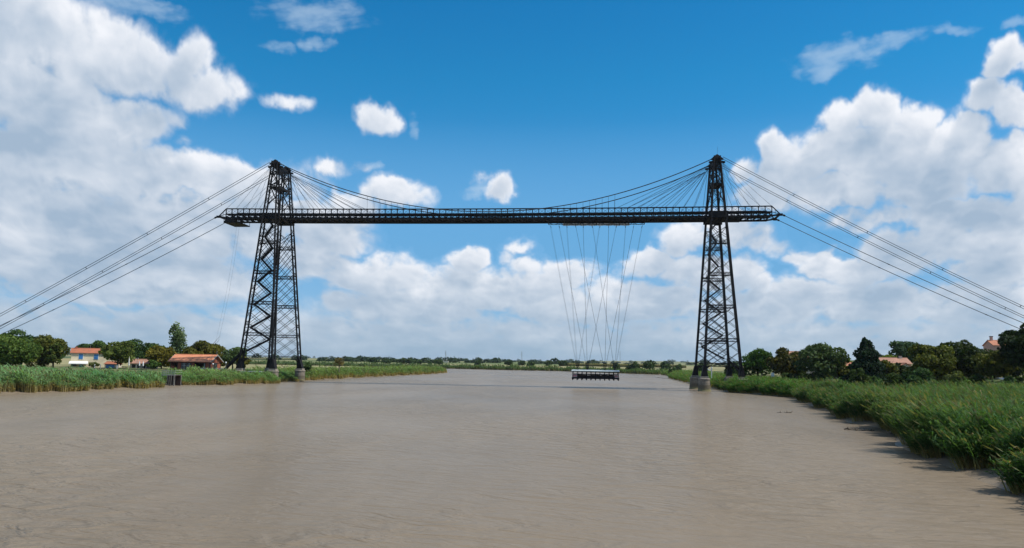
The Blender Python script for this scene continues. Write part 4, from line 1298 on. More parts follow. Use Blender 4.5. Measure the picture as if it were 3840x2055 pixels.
def trunk_mesh(seed, hgt, rad, spread, bark=None):
    rng = np.random.RandomState(seed)
    m = MB()
    lean = rng.uniform(-.04, .04, 2)
    top = Vector((lean[0] * hgt, lean[1] * hgt, hgt))
    m.tube([(0, 0, -.4), (0, 0, .1), top * .35, top * .7, top], [rad * 1.5, rad * 1.15, rad, rad * .75, rad * .25], 8)
    for k in range(7):
        f = rng.uniform(.3, .85); a = k * 0.9 + rng.rand()
        b = top * f; L = spread * rng.uniform(.5, .9)
        e = b + Vector((math.cos(a) * L, math.sin(a) * L, L * rng.uniform(.4, .9)))
        m.tube([b, b.lerp(e, .5) + Vector((0, 0, -.1 * L)), e], [rad * .45, rad * .3, rad * .08], 6)
    me = bpy.data.meshes.new('trunk'); me.from_pydata([tuple(v) for v in m.v], [], m.f); me.materials.append(bark or BARK); me.update()
    return me

def tree(name, label, x, y, ztop, w, kind='round', clear=1.2, col=(.030, .062, .014), col2=(.075, .105, .022), dens=1.0, leaf=.42, group=None, cat='tree', zb=None, bark=None, depth=None):
    """a tree whose crown is w wide and reaches height ztop"""
    TREE_N[0] += 1; seed = 1000 + TREE_N[0] * 17
    z0 = float(ground_z(x, y)) if zb is None else zb
    hc = ztop - z0 - clear
    w = w * 1.12; r = w / 2
    n = int(dens * 2.3 * (4 * math.pi * ((r * r * 2 + r * hc) / 3) * .8) / (leaf * leaf * 1.1))
    n = max(400, min(n, 15000))
    t = thing(name, (x, y, z0), label, cat, group)
    o = bpy.data.objects.new('crown', crown_mesh(seed, kind, r, hc, n, leaf, col, col2))
    link(o, t, Matrix.Translation((x, y, z0 + clear)))
    o = bpy.data.objects.new('trunk', trunk_mesh(seed + 1, clear + hc * (.75 if kind != 'conifer' else .93), max(.12, .028 * (ztop - z0)), r * .8 if kind not in ('conifer', 'poplar') else r * .5, bark))
    link(o, t, Matrix.Translation((x, y, z0)))
    return t

OLIVE, OLIVE2 = (.042, .052, .010), (.115, .105, .020)
DEEP, DEEP2 = (.018, .042, .014), (.045, .078, .022)
MID, MID2 = (.026, .060, .014), (.070, .115, .026)
GL = 'trees on the left bank'
tree('broadleaf_tree', 'large bushy green tree at the far left edge', -142.5, -25, 13.2, 17, 'round', .1, MID, (.085, .12, .022), group=GL)
tree('broadleaf_tree', 'tall dark tree rising behind the others at far left', -165.5, 12, 15.9, 14, 'loose', 1.2, DEEP, MID2, group=GL)
tree('broadleaf_tree', 'large olive green tree left of the cream house', -147.0, -3, 13.9, 14.5, 'round', .1, OLIVE, (.095, .10, .02), group=GL)
tree('broadleaf_tree', 'slim tree touching the cream house on its left', -140.6, -6, 12.0, 6.0, 'loose', .1, MID, OLIVE2, group=GL)
tree('broadleaf_tree', 'green tree partly hiding the right end of the cream house', -128.6, 10, 12.6, 11.8, 'round', 2.0, (.035, .06, .012), (.10, .12, .026), group=GL)
tree('broadleaf_tree', 'dark tree rising behind the cream house roof', -170.5, 60, 14.2, 11, 'loose', 1.0, DEEP, MID2, group=GL)
tree('pine_tree', 'small pointed dark tree above the cream house roof', -177.0, 66, 12.2, 4, 'conifer', .5, DEEP, DEEP2, group=GL)
tree('broadleaf_tree', 'wide dark green tree behind the low outbuilding', -150.0, 60, 13.4, 15, 'loose', .8, DEEP, MID2, group=GL)
tree('broadleaf_tree', 'dark treetop just left of the poplar', -146.5, 72, 13.2, 8, 'loose', 1.0, DEEP, DEEP2, group=GL)
tree('broadleaf_tree', 'yellowish olive tree between outbuilding and poplar', -121.3, 25, 11.2, 10.5, 'round', .8, (.065, .065, .010), (.16, .135, .022), group=GL)
tree('poplar_tree', 'tall slender poplar rising above the station roof', -126.7, 45, 19.2, 7.2, 'poplar', .6, (.055, .095, .036), (.16, .20, .10), group=GL)
tree('broadleaf_tree', 'big domed olive tree behind the red brick station', -110.0, 35, 15.1, 16.5, 'dome', 1.4, (.040, .050, .008), (.11, .10, .018), group=GL)
tree('broadleaf_tree', 'small loose green tree between station and left tower', -97.0, 30, 11.6, 9.0, 'loose', 1.6, (.035, .065, .022), (.09, .13, .05), group=GL, dens=.8)
tree('broadleaf_tree', 'small yellow green tree right behind the left tower stairs', -91.5, 26, 8.4, 4.5, 'loose', 1.0, OLIVE, OLIVE2, group=GL)
tree('garden_shrub', 'round dark shrub right of the left tower', -73.7, 42, 7.2, 4.0, 'shrub', .3, DEEP, MID2, cat='shrub', leaf=.32)
tree('garden_shrub', 'small green bush in front of the outbuilding poles', -118.0, 14, 6.2, 4.2, 'shrub', .2, MID, MID2, cat='shrub', leaf=.32)
tree('garden_shrub', 'grey green bush against the cream house wall', -145.6, 22.6, 5.1, 3.4, 'shrub', .1, (.06, .085, .03), (.12, .13, .05), cat='shrub', leaf=.3)

GR = 'trees on the right bank'
CROWN_GAIN[0] = 1.25
RO, RO2 = (.028, .046, .008), (.085, .085, .016)
tree('broadleaf_tree', 'round bright green tree just right of the right tower', 84.6, 15, 12.7, 9.6, 'round', 1.5, (.018, .048, .010), (.055, .110, .018), group=GR)
tree('broadleaf_tree', 'brownish tree with reddish top near the monument', 88.4, -5, 13.9, 8.6, 'round', 1.0, (.030, .036, .008), (.088, .078, .018), group=GR)
tree('broadleaf_tree', 'wide grey green tree left of the dark conifer', 95.4, -20, 12.9, 13.5, 'loose', .8, (.022, .045, .014), (.075, .105, .040), group=GR, dens=1.1)
tree('broadleaf_tree', 'low olive tree filling the gap before the orange roof', 101.0, -19, 8.2, 6.5, 'round', .6, RO, RO2, group=GR)
tree('conifer_tree', 'broad dark pointed conifer on the right bank', 102.3, -35, 15.1, 9.2, 'conifer', .5, (.008, .022, .011), (.020, .040, .018), group=GR, leaf=.36, dens=1.7)
tree('garden_shrub', 'dark bush at the foot of the conifer', 95.6, -50, 7.5, 4.2, 'shrub', .1, (.018, .038, .010), (.05, .075, .02), cat='shrub', leaf=.3)
tree('garden_shrub', 'small dark bush standing out from the reeds', 97.5, -57, 5.9, 2.4, 'shrub', .1, DEEP, DEEP2, cat='shrub', leaf=.26)
tree('broadleaf_tree', 'small olive tree in front of the long house', 109.5, -28, 9.4, 6.5, 'round', .6, RO, RO2, group=GR)
tree('broadleaf_tree', 'blue green tree behind the long house roof', 139.5, 42, 17.4, 11.5, 'loose', 1.5, (.020, .045, .020), (.06, .10, .05), group=GR)
tree('garden_shrub', 'light yellow green hedge above the long house roof', 130.0, 30, 11.6, 10, 'shrub', 1.5, (.07, .11, .012), (.17, .20, .03), cat='shrub')
tree('garden_shrub', 'light yellow green tree above the orange roof', 110.0, 12, 10.4, 6.5, 'shrub', 1.5, (.06, .10, .012), (.15, .19, .03), cat='shrub')
tree('broadleaf_tree', 'olive tree right of the long house', 115.6, -40, 13.8, 11.0, 'round', .7, RO, (.085, .090, .016), group=GR)
tree('broadleaf_tree', 'tall dark domed tree in the middle of the right grove', 124.8, -34, 14.7, 10.0, 'round', 1.8, (.012, .026, .008), (.040, .055, .014), group=GR)
tree('broadleaf_tree', 'spreading olive tree below the pink house', 125.6, -50, 12.2, 9.8, 'loose', 1.6, RO, RO2, group=GR, dens=1.1)
tree('garden_shrub', 'bushy green undergrowth before the olive tree', 102.5, -69, 7.4, 7.4, 'shrub', .1, (.014, .034, .010), (.04, .075, .022), cat='shrub', leaf=.34)
tree('garden_shrub', 'soft green bush under the spreading olive tree', 113.5, -60, 7.2, 5.2, 'shrub', .1, (.03, .045, .012), (.07, .085, .025), cat='shrub', leaf=.34)
tree('garden_shrub', 'dark rounded bush low beside the shed', 119.5, -70, 6.3, 3.0, 'shrub', .1, DEEP, DEEP2, cat='shrub', leaf=.28)
tree('garden_shrub', 'bright yellow green clipped bush beside the shed', 127.2, -64, 7.6, 4.2, 'shrub', .8, (.07, .10, .01), (.16, .19, .02), cat='shrub', leaf=.3)
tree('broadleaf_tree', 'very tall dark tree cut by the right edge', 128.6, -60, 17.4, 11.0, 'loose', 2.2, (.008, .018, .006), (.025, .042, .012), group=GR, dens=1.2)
tree('broadleaf_tree', 'brown dry tree beneath the tall one at the right edge', 130.0, -68, 10.2, 5.5, 'loose', 1.0, (.05, .038, .014), (.10, .075, .03), group=GR)

belt = [(91.5, -2, 9.8, 7.5, 'dark leafy tree filling in behind the brownish tree'), (98.0, -12, 9.6, 8, 'dark leafy tree behind the wide grey green tree'), (107.5, -16, 8.0, 8, 'dark leafy tree right behind the conifer'),
        (112.5, -24, 8.6, 8, 'dark leafy tree left of the olive tree by the long house'), (120.5, -32, 11.6, 9, 'dark leafy tree between olive tree and domed tree'), (130.5, -28, 12.2, 10, 'dark leafy tree behind the spreading olive tree'),
        (133.5, -40, 12.6, 9, 'dark leafy tree left of the very tall tree'), (138, -20, 13.6, 11, 'dark leafy tree at the far right')]
for x, y, zt, w, lab in belt:  # the whole belt shares one dark leaf colour
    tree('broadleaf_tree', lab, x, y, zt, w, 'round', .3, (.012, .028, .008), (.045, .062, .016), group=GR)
under = [(87.5, -13, 5.6, 4.5, 'low bush right of the monument'), (91.5, -24, 5.8, 6, 'low bush under the brownish tree'), (99.5, -42, 6.0, 5.5, 'low bush left of the conifer foot'), (106.5, -44, 6.2, 6, 'low bush right of the conifer foot'),
         (110.5, -50, 6.4, 6.5, 'low bush under the olive tree by the long house'), (118.5, -54, 6.2, 6, 'low bush under the domed tree'), (123.0, -66, 6.0, 3.6, 'low bush left of the shed')]
for x, y, zt, w, lab in under:
    tree('garden_shrub', lab, x, y, zt, w, 'shrub', .05, (.014, .032, .008), (.05, .075, .02), cat='shrub', leaf=.32, group='undergrowth on the right bank')

# ---- bare thorn tree out on the meadow
t = thing('bare_tree', (-67.3, 60, 3.0), 'half bare brown tree alone on the meadow right of the tower', 'tree')
o = bpy.data.objects.new('crown', crown_mesh(77, 'loose', 2.6, 3.4, 900, .2, (.10, .085, .025), (.19, .15, .05)))
link(o, t, Matrix.Translation((-67.2, 60, 5.0)))
m = MB(); rng = np.random.RandomState(9)
m.tube([(-67.3, 60, 2.6), (-67.3, 60, 4.2), (-67.0, 60, 5.6)], [.22, .17, .12], 7)
for k in range(26):
    a = rng.rand() * 6.28; L = rng.uniform(1.5, 3.4)
    b = Vector((-67.2, 60, rng.uniform(4.0, 5.8))); e = b + Vector((math.cos(a) * L * .6, math.sin(a) * L * .6, L * rng.uniform(.6, 1.05)))
    m.tube([b, b.lerp(e, .5) + Vector((.15 * rng.randn(), .15 * rng.randn(), .1)), e], [.08, .05, .02], 5)
m.build('trunk', PALEBARK, t)

# ---- trees and bushes across the far bank, one by one
def small_kind(seed, kind, r, h, leaf, col, col2):
    n = int(2.0 * 4 * math.pi * r * h * .5 / (leaf * leaf * 1.1))
    return crown_mesh(seed, kind, r, h, max(250, min(n, 2600)), leaf, col, col2), trunk_mesh(seed + 1, h * .7, .03 * h, r * .7)
FARK = [small_kind(501, 'round', 5, 8, .8, (.020, .042, .014), (.05, .08, .024)),
        small_kind(502, 'loose', 5, 8.5, .8, (.022, .046, .016), (.055, .085, .03)),
        small_kind(503, 'shrub', 5, 6, .8, (.024, .050, .016), (.06, .095, .028))]
far = [  # x, y, width, top height, mesh kind, label
    (-262, 790, 14, 10, 1, 'dark tree left of the far hedge, beyond the bare tree'),
    (-246, 800, 16, 9, 0, 'first of the dark far trees right of the bare tree'),
    (-228, 805, 17, 10, 1, 'dark far tree in the middle of the far hedge'),
    (-212, 800, 15, 9, 0, 'last tree of the dark far hedge beyond the meadow'),
    (-196, 770, 9, 8, 2, 'round dark bush far off left of the river bend'),
    (-186, 790, 8, 7, 2, 'small dark bush beside the round far bush'),
    (-172, 780, 15, 9.5, 0, 'broad dark bush far off above the reed point'),
    (-118, 760, 9, 8.5, 0, 'green tree standing at the tip of the far reeds'),
    (-88, 830, 13, 9, 1, 'dark tree on the far bank right of the reed point'),
    (-70, 840, 12, 9.5, 0, 'second dark tree on the far bank above the bend'),
    (-52, 760, 12, 8, 2, 'rounded green bush on the far bank by the dark trees'),
    (-35, 850, 14, 10, 1, 'third dark tree on the far bank left of the cornfield'),
    (-15, 850, 15, 10.5, 0, 'last dark tree before the cornfield on the far bank'),
    (50, 505, 8, 10, 0, 'dark green bush behind the right end of the gondola roof'),
    (64, 480, 13, 11, 1, 'big dark bush right of the gondola on the far bank'),
    (79, 490, 12, 11.5, 0, 'big rounded tree right of the gondola on the far bank'),
    (92, 470, 11, 10, 1, 'third big bush toward the right tower on the far bank'),
    (101, 440, 7, 8, 2, 'low bush left of the right tower on the far bank'),
    (86, 330, 8, 7, 2, 'green bush on the right bank behind the right tower'),
    (96, 250, 9, 9, 0, 'dark tree seen through the lattice of the right tower'),
    (93, 120, 8, 9, 1, 'leafy tree right behind the right tower feet'),
    (88, 70, 6, 7.5, 2, 'low tree between the feet of the right tower')]
for x, y, w, top, k, lab in far:
    z0 = float(ground_z(x, y))
    t = thing('far_tree' if k != 2 else 'far_bush', (x, y, z0), lab, 'tree' if k != 2 else 'bush', 'trees scattered along the far bank')
    hh = (8, 8.5, 6)[k]; sc = (w / 10, w / 10, max(2.0, top - z0 * .25) / hh)
    mw = Matrix.Translation((x, y, z0 - .12 * top)) @ Matrix.Rotation(x * 1.7, 4, 'Z') @ Matrix.Diagonal((*sc, 1))
    link(bpy.data.objects.new('crown', FARK[k][0]), t, mw)
    link(bpy.data.objects.new('trunk', FARK[k][1]), t, mw)

# ---- woods on the horizon: one mass
rng = np.random.RandomState(21)
vs, fs, cs = [], [], []
base = 0
def wood(x, y, w, h, n, leaf, col):
    global base
    z0 = float(ground_z(x, y))
    d = unit_dirs(rng, n); d[:, 2] = np.abs(d[:, 2])
    p = np.array([x, y, z0]) + d * np.array([w / 2, w / 2, h]) * rng.uniform(.75, 1.1, (n, 1))
    nn = d + .6 * unit_dirs(rng, n); nn /= np.linalg.norm(nn, axis=1, keepdims=True)
    v, f = leaf_quads(rng, p, nn, leaf * rng.uniform(.6, 1.2, n))
    vs.append(v); fs.append(f + base); base += len(v)
    cs.append(np.repeat(np.array(col) * rng.uniform(.7, 1.35, (n, 1)), 4, 0))
for row, (yy, hh, cnt, x0, x1) in enumerate(((980, 8, 60, -520, 40), (1150, 9, 110, -900, 900), (1600, 11, 150, -1500, 1300), (2300, 13, 170, -2400, 1900), (3400, 15, 190, -3600, 2800), (5200, 17, 180, -5600, 4200))):
    xsr = np.sort(rng.uniform(x0, x1, cnt))
    for x in xsr:
        gap = math.sin(x / (60 + 25 * row) + row * 2.1) + .5 * math.sin(x / (23 + 9 * row) + row)
        if gap < -.15: continue
        w = rng.uniform(9, 20) * (1 + .18 * row)
        wood(x, yy + rng.uniform(-40, 40) * (1 + .5 * row), w, hh * .72 * rng.uniform(.35, 1.4) * (1 + .25 * gap * .3), 70, w * .11 + .4, (.022 + .004 * row, .042 + .006 * row, .016 + .006 * row))  # farther rows paler and bluer: haze put into the leaf colour
me = np_mesh('distant_woods', np.concatenate(vs), np.concatenate(fs), LEAF, np.concatenate(cs))
o = link(bpy.data.objects.new('distant_woods', me)); tag(o, 'dark line of distant woods along the horizon', 'woods', kind='stuff')

# ================================================================ reed beds (nobody could count them)
def along(line, n, rng, y0, y1, dens=None):
    """n random points along a shoreline between two y values: position and inland normal"""
    L = np.array(line, float)
    seg = np.hypot(*(L[1:] - L[:-1]).T)
    cum = np.concatenate([[0], np.cumsum(seg)])
    def s_at(y): return np.interp(y, L[:, 1], cum)
    s = rng.uniform(s_at(y0), s_at(y1), n) if dens is None else np.interp(rng.rand(n) ** dens, [0, 1], [s_at(y0), s_at(y1)])
    x = np.interp(s, cum, L[:, 0]); y = np.interp(s, cum, L[:, 1])
    e = 3.0
    tx = np.interp(s + e, cum, L[:, 0]) - np.interp(s - e, cum, L[:, 0]); ty = np.interp(s + e, cum, L[:, 1]) - np.interp(s - e, cum, L[:, 1])
    q = np.hypot(tx, ty); return x, y, tx / q, ty / q, s

def reed_bed(name, label, line, side, y0, y1, n, deep, h, wid, leaves, seed, base_straw=.35, near_pow=None, col=(.070, .120, .034), col2=(.135, .165, .055), edge=1.0, front=.30):
    rng = np.random.RandomState(seed)
    x, y, tx, ty, s = along(line, n, rng, y0, y1, near_pow)
    # clumps push out and draw back along the water's edge
    e0 = edge * (1.1 + 1.0 * np.sin(s * .23 + 1.3) + .8 * np.sin(s * .61) + .5 * np.sin(s * 1.7 + 2))
    e0 = np.maximum(e0, .05)
    d = np.where(rng.rand(n) < front, rng.uniform(0, 4.0, n), rng.uniform(0, deep, n)) + e0
    sgn = -1 if side == 'L' else 1
    px = x + sgn * ty * d + rng.uniform(-.3, .3, n); py = y - sgn * tx * d + rng.uniform(-.3, .3, n)
    dd = shore_dist(px, py)
    ok = (dd > .05)
    # keep the stone piers, the landing stage and the station front clear
    for cx, cy, rr in ((-75.25, -11.25, 2.3), (-64.65, -11.25, 1.8), (-64.65, 11.25, 1.8), (-75.25, 11.25, 1.8), (75.25, -11.25, 1.8), (75.25, 11.25, 1.8), (-74.4, -52.0, 3.2), (-71.5, -54.5, 3.2), (-69.5, -57, 2.5)):
        ok &= (px - cx) ** 2 + (py - cy) ** 2 > rr * rr
    px, py, dd, s = px[ok], py[ok], dd[ok], s[ok]
    n = len(px)
    pz = ground_z(px, py, dd) - .05
    # tussocks: every reed belongs to the nearest tuft of a jittered grid and leans out from its middle
    cell = 2.4 if h < 5 else 4.0
    ci, cj = np.floor(px / cell), np.floor(py / cell)
    hx = np.sin(ci * 127.1 + cj * 311.7) * 43758.5; hy = np.sin(ci * 269.5 + cj * 183.3) * 43758.5; hh = np.sin(ci * 419.2 + cj * 71.9) * 43758.5
    hx, hy, hh = hx - np.floor(hx), hy - np.floor(hy), hh - np.floor(hh)
    qx, qy = px - (ci + .3 + .4 * hx) * cell, py - (cj + .3 + .4 * hy) * cell
    qr = np.hypot(qx, qy) / cell
    keep = ~((qr > .52) & (dd < 5) & (rng.rand(n) < .85))
    px, py, dd, s, pz, qx, qy, qr, hh = [v[keep] for v in (px, py, dd, s, pz, qx, qy, qr, hh)]
    n = len(px)
    clump = np.sin(px * .55 + 2.0 * np.sin(py * .31)) * np.sin(py * .47 + 1.1 * np.sin(px * .4))
    broad = np.sin(px * .11 + .7) * np.sin(py * .075 + .4) + .5 * np.sin(py * .19 + px * .07)
    H = h * (1 + .24 * clump + .12 * broad + rng.uniform(-.16, .16, n)) * np.clip(.60 + dd * .13, .60, 1.0) * (1 - .55 * np.clip((pz - 1.1) / 1.9, 0, 1))
    H = H * (.80 + .42 * hh) * (1.10 - .55 * np.minimum(qr, .75) ** 1.5)
    lean = np.stack([-.30 * H * rng.uniform(.4, 1.5, n), .06 * H * rng.randn(n)], -1)      # the wind blows from the right
    lean[:, 0] += .10 * H * rng.randn(n)
    lean[:, 0] += .42 * qx; lean[:, 1] += .42 * qy
    out = np.clip(1.2 - dd * .35, 0, 1)                                                     # the front row leans over the water
    lean[:, 0] += (.25 * H * out) * (1 if side == 'L' else -1)
    B = np.stack([px, py, pz], -1)
    def at(t):
        p = B.copy(); p[:, 2] += H * t * (1 - .10 * t); p[:, :2] += lean * (t ** 1.8)[:, None] if not np.isscalar(t) else lean * t ** 1.8
        return p
    ang = rng.rand(n) * 6.2832
    wv = np.stack([np.cos(ang), np.sin(ang), np.zeros(n)], -1) * (wid * .5)[:, None] if not np.isscalar(wid) else np.stack([np.cos(ang), np.sin(ang), np.zeros(n)], -1) * wid * .5
    V, F, C = [], [], []; base = 0
    g = np.clip(.45 + .30 * broad + .25 * rng.randn(n), 0, 1)[:, None]
    green = np.array(col) * (1 - g) + np.array(col2) * g
    green = green * (1 + .18 * clump[:, None] + .40 * (hh[:, None] - .5) + rng.uniform(-.28, .28, (n, 1)))
    straw = np.array((.40, .315, .14)) * rng.uniform(.55, 1.15, (n, 1))
    dead = rng.rand(n, 1) < .03
    green = np.where(dead, np.array((.24, .20, .10)) * rng.uniform(.6, 1.1, (n, 1)), green)
    def tone(t):      # dead sheaths low on the stem, green above
        bs = base_straw * (.75 + .7 * np.clip(1.4 - dd * .25, 0, 1))
        k = np.clip((bs - t) / .22 + .5, 0, 1)
        k = k[:, None] if not np.isscalar(k) else k
        return green * (1 - k) + straw * k
    def quads(a, b, c, d_, ca, cb, cc, cd):
        nonlocal base
        v = np.stack([a, b, c, d_], 1).reshape(-1, 3)
        V.append(v); F.append(np.arange(len(v)).reshape(-1, 4) + base); base += len(v)
        C.append(np.stack([ca, cb, cc, cd], 1).reshape(-1, 3))
    p0, p1, p2 = at(0.0), at(.52), at(1.0)
    t0, t1, t2 = tone(0.0) + 0 * green, tone(.52) + 0 * green, tone(1.0) + 0 * green
    quads(p0 - wv, p0 + wv, p1 + wv * .8, p1 - wv * .8, t0, t0, t1, t1)
    quads(p1 - wv * .8, p1 + wv * .8, p2 + wv * .25, p2 - wv * .25, t1, t1, t2, t2)
    for k in range(leaves):
        t = rng.uniform(.12, .97, n)
        b = at(t)
        a = np.where(rng.rand(n) < .62, np.pi + rng.randn(n) * .7, rng.rand(n) * 6.2832)
        Ln = H * rng.uniform(.20, .38, n)
        rise = rng.uniform(.15, .95, n)
        dv = np.stack([np.cos(a), np.sin(a), rise], -1) * Ln[:, None]
        sv = np.stack([-np.sin(a), np.cos(a), np.zeros(n)], -1) * ((wid * rng.uniform(.9, 1.6, n))[:, None])
        mid = b + dv * .5 + np.array([0, 0, .04]) * Ln[:, None]
        tip = b + dv - np.array([0, 0, 1]) * (Ln * rise * rng.uniform(.2, .7, n))[:, None]
        ct = tone(t) * rng.uniform(.8, 1.2, (n, 1))
        quads(b, mid + sv * .5, tip, mid - sv * .5, ct, ct, ct * 1.05, ct)
    m = rng.rand(n) < .12       # feathery seed heads
    if m.any():
        q = p2[m]; dv = np.stack([lean[m, 0] * .35, lean[m, 1] * .35, .16 * H[m]], -1)
        sv = wv[m] * 2.2
        pc = np.array((.13, .135, .06)) * rng.uniform(.7, 1.3, (m.sum(), 1))
        quads(q, q + dv * .45 + sv, q + dv, q + dv * .45 - sv, pc, pc, pc, pc)
    me = np_mesh(name, np.concatenate(V), np.concatenate(F), REED, np.clip(np.concatenate(C), .004, .6))
    o = link(bpy.data.objects.new(name, me))
    return tag(o, label, 'reeds', kind='stuff')

reed_bed('reed_bed', 'tall wind-blown green reeds filling the near right bank', SHORE_R, 'R', -224, -62, 66000, 46, 3.0, .085, 5, 31, .20, 1.15, (.036, .094, .025), (.088, .146, .050), 1.5, .36)
reed_bed('reed_bed', 'reeds along the right bank before the right tower', SHORE_R, 'R', -64, 30, 18000, 14, 2.7, .11, 4, 32, .22, None, (.036, .118, .024), (.092, .180, .042), .9, .40)
reed_bed('reed_bed', 'reeds along the right bank beyond the right tower', SHORE_R, 'R', 28, 400, 13000, 22, 2.7, .22, 3, 33, .22, None, (.045, .120, .028), (.105, .18, .05), 1.2, .4)
reed_bed('reed_bed', 'grey green reeds with straw coloured foot on the near left bank', SHORE_L, 'L', -150, -60, 36000, 42, 2.85, .13, 4, 34, .40, None, (.095, .225, .090), (.205, .320, .150), .9, .36)
reed_bed('reed_bed', 'reeds on the left bank between landing stage and left tower', SHORE_L, 'L', -60, 26, 23000, 21, 2.25, .13, 4, 35, .42, None, (.095, .215, .070), (.200, .305, .115), .8, .38)
reed_bed('reed_bed', 'long reed fringe running out to the left bank point', SHORE_L, 'L', 24, 328, 22000, 24, 2.8, .22, 3, 36, .40, .9, (.082, .165, .045), (.17, .24, .08), 1.0, .5)
FARSHORE = [(-1500, 900), (-500, 760), (-130, 654), (-63, 597), (-6, 579), (20, 530), (53, 468), (82, 412)]
def along_far(n, rng):
    L = np.array(FARSHORE[1:], float); seg = np.hypot(*(L[1:] - L[:-1]).T); cum = np.concatenate([[0], np.cumsum(seg)])
    s = rng.uniform(0, cum[-1], n); return np.interp(s, cum, L[:, 0]), np.interp(s, cum, L[:, 1]), s
rng = np.random.RandomState(61)
n = 12000
x, y, s = along_far(n, rng)
d = rng.uniform(0, 30, n) ** 1.0 * np.where(rng.rand(n) < .5, .2, 1)
px, py = x + d * .45 + rng.uniform(-2, 2, n), y + d * .9 + 1.5 * np.sin(s * .15)
dd = shore_dist(px, py); ok = dd > .1; px, py, dd = px[ok], py[ok], dd[ok]; n = len(px)
B = np.stack([px, py, ground_z(px, py, dd)], -1)
H = rng.uniform(2.0, 3.4, n) * (1 + .2 * np.sin(px * .3)); a = rng.rand(n) * 3.1416
wv = np.stack([np.cos(a), np.sin(a), 0 * a], -1) * .38
top = B + np.stack([-.25 * H, 0 * H, H], -1)
v = np.stack([B - wv * .7, B + wv * .7, top + wv, top - wv], 1).reshape(-1, 3)
g = rng.rand(n, 1)
top_c = np.array((.050, .115, .034)) * (1 - g) + np.array((.11, .17, .055)) * g; low_c = np.array((.17, .16, .07)) * rng.uniform(.6, 1.1, (n, 1))
c = np.stack([low_c, low_c, top_c, top_c], 1).reshape(-1, 3)
me = np_mesh('reed_bed', v, np.arange(n * 4).reshape(-1, 4), REED, c)
tag(link(bpy.data.objects.new('reed_bed', me)), 'distant strip of reeds along the far bank of the bend', 'reeds', kind='stuff')

# ================================================================ small things on the banks
def gz(x, y): return float(ground_z(x, y))

# ---- cornfield across the bend: rows of ripening maize
rng = np.random.RandomState(71)
n = 16000
px = rng.uniform(-20, 150, n); py = rng.uniform(860, 980, n); py = np.where(rng.rand(n) < .45, 860 + rng.rand(n) * 8, py)
px = np.round(px / 1.2) * 1.2 + rng.uniform(-.2, .2, n)
B = np.stack([px, py, ground_z(px, py)], -1); H = rng.uniform(2.6, 3.6, n); a = rng.rand(n) * 3.14
wv = np.stack([np.cos(a), np.sin(a), 0 * a], -1) * .45; T = B.copy(); T[:, 2] += H
v = np.stack([B - wv, B + wv, T + wv * .8, T - wv * .8], 1).reshape(-1, 3)
lo = np.array((.11, .13, .045)) * rng.uniform(.7, 1.1, (n, 1)); hi = np.array((.31, .28, .13)) * rng.uniform(.8, 1.15, (n, 1))
me = np_mesh('maize_field', v, np.arange(n * 4).reshape(-1, 4), REED, np.stack([lo, lo, hi, hi], 1).reshape(-1, 3))
tag(link(bpy.data.objects.new('maize_field', me)), 'pale band of ripening maize on the far bank', 'crop', kind='stuff')

# ---- landing stage with ladder in the left reeds
t = thing('landing_stage', (-75.2, -52, 0), 'small wooden landing stage with ladder and mesh railing in the left reeds', 'landing stage')
LX0, LX1, LY0, LY1, LZ = -76.2, -72.6, -54.2, -50.8, 2.75
for k in range(10):  # dark boards added behind to stand in for the shadowed void beneath
    MB().box(LX0 + .36 * k, LX0 + .36 * k + .33, LY1 - .5, LY1 - .42, -.3, LZ - .1).build('shade_board', TIMBER, t)
for k in range(9):
    x = LX0 + (LX1 - LX0) * k / 9
    MB().box(x + .02, x + .38, LY0, LY1, LZ - .08, LZ).build('plank', GREYWOOD, t)
for x in (LX0 + .15, LX0 + 1.55, LX1 - .35, LX1 - .12):
    for y in (LY0 + .1, LY1 - .1):
        piece('pile', (x, y, -1.0), (x, y, LZ - .09), 0.22, GREYWOOD, t, n=8)
piece('edge_beam', (LX0, LY0 - .06, LZ - .06), (LX1, LY0 - .06, LZ - .06), 0.12, BARGE, t, 0.2)
for k in range(7):
    x = LX0 + .05 + (LX1 - LX0 - .1) * k / 6
    piece('railing_post', (x, LY0 + .05, LZ), (x, LY0 + .05, LZ + 1.15), 0.07, BARGE, t)
for z in (.6, 1.15): piece('railing_rail', (LX0, LY0 + .05, LZ + z), (LX1, LY0 + .05, LZ + z), 0.06, BARGE, t)
for x in (LX0, LX1):
    for z in (.6, 1.15): piece('railing_rail', (x, LY0, LZ + z), (x, LY1, LZ + z), 0.06, BARGE, t)
m = MB()
for k in range(26):
    x = LX0 + (LX1 - LX0) * k / 25; m.bar((x, LY0 + .08, LZ + .05), (x, LY0 + .08, LZ + 1.1), 0.025)
m.build('railing_mesh', BARGE, t)
lx = LX1 - 1.15
for o in (-.28, .28): piece('ladder_side', (lx + o, LY0 - .28, -.6), (lx + o, LY0 - .14, LZ + .05), 0.1, GREYWOOD, t)
for k in range(9): piece('ladder_rung', (lx - .28, LY0 - .24 + .012 * k, .05 + .3 * k), (lx + .28, LY0 - .24 + .012 * k, .05 + .3 * k), 0.075, GREYWOOD, t)

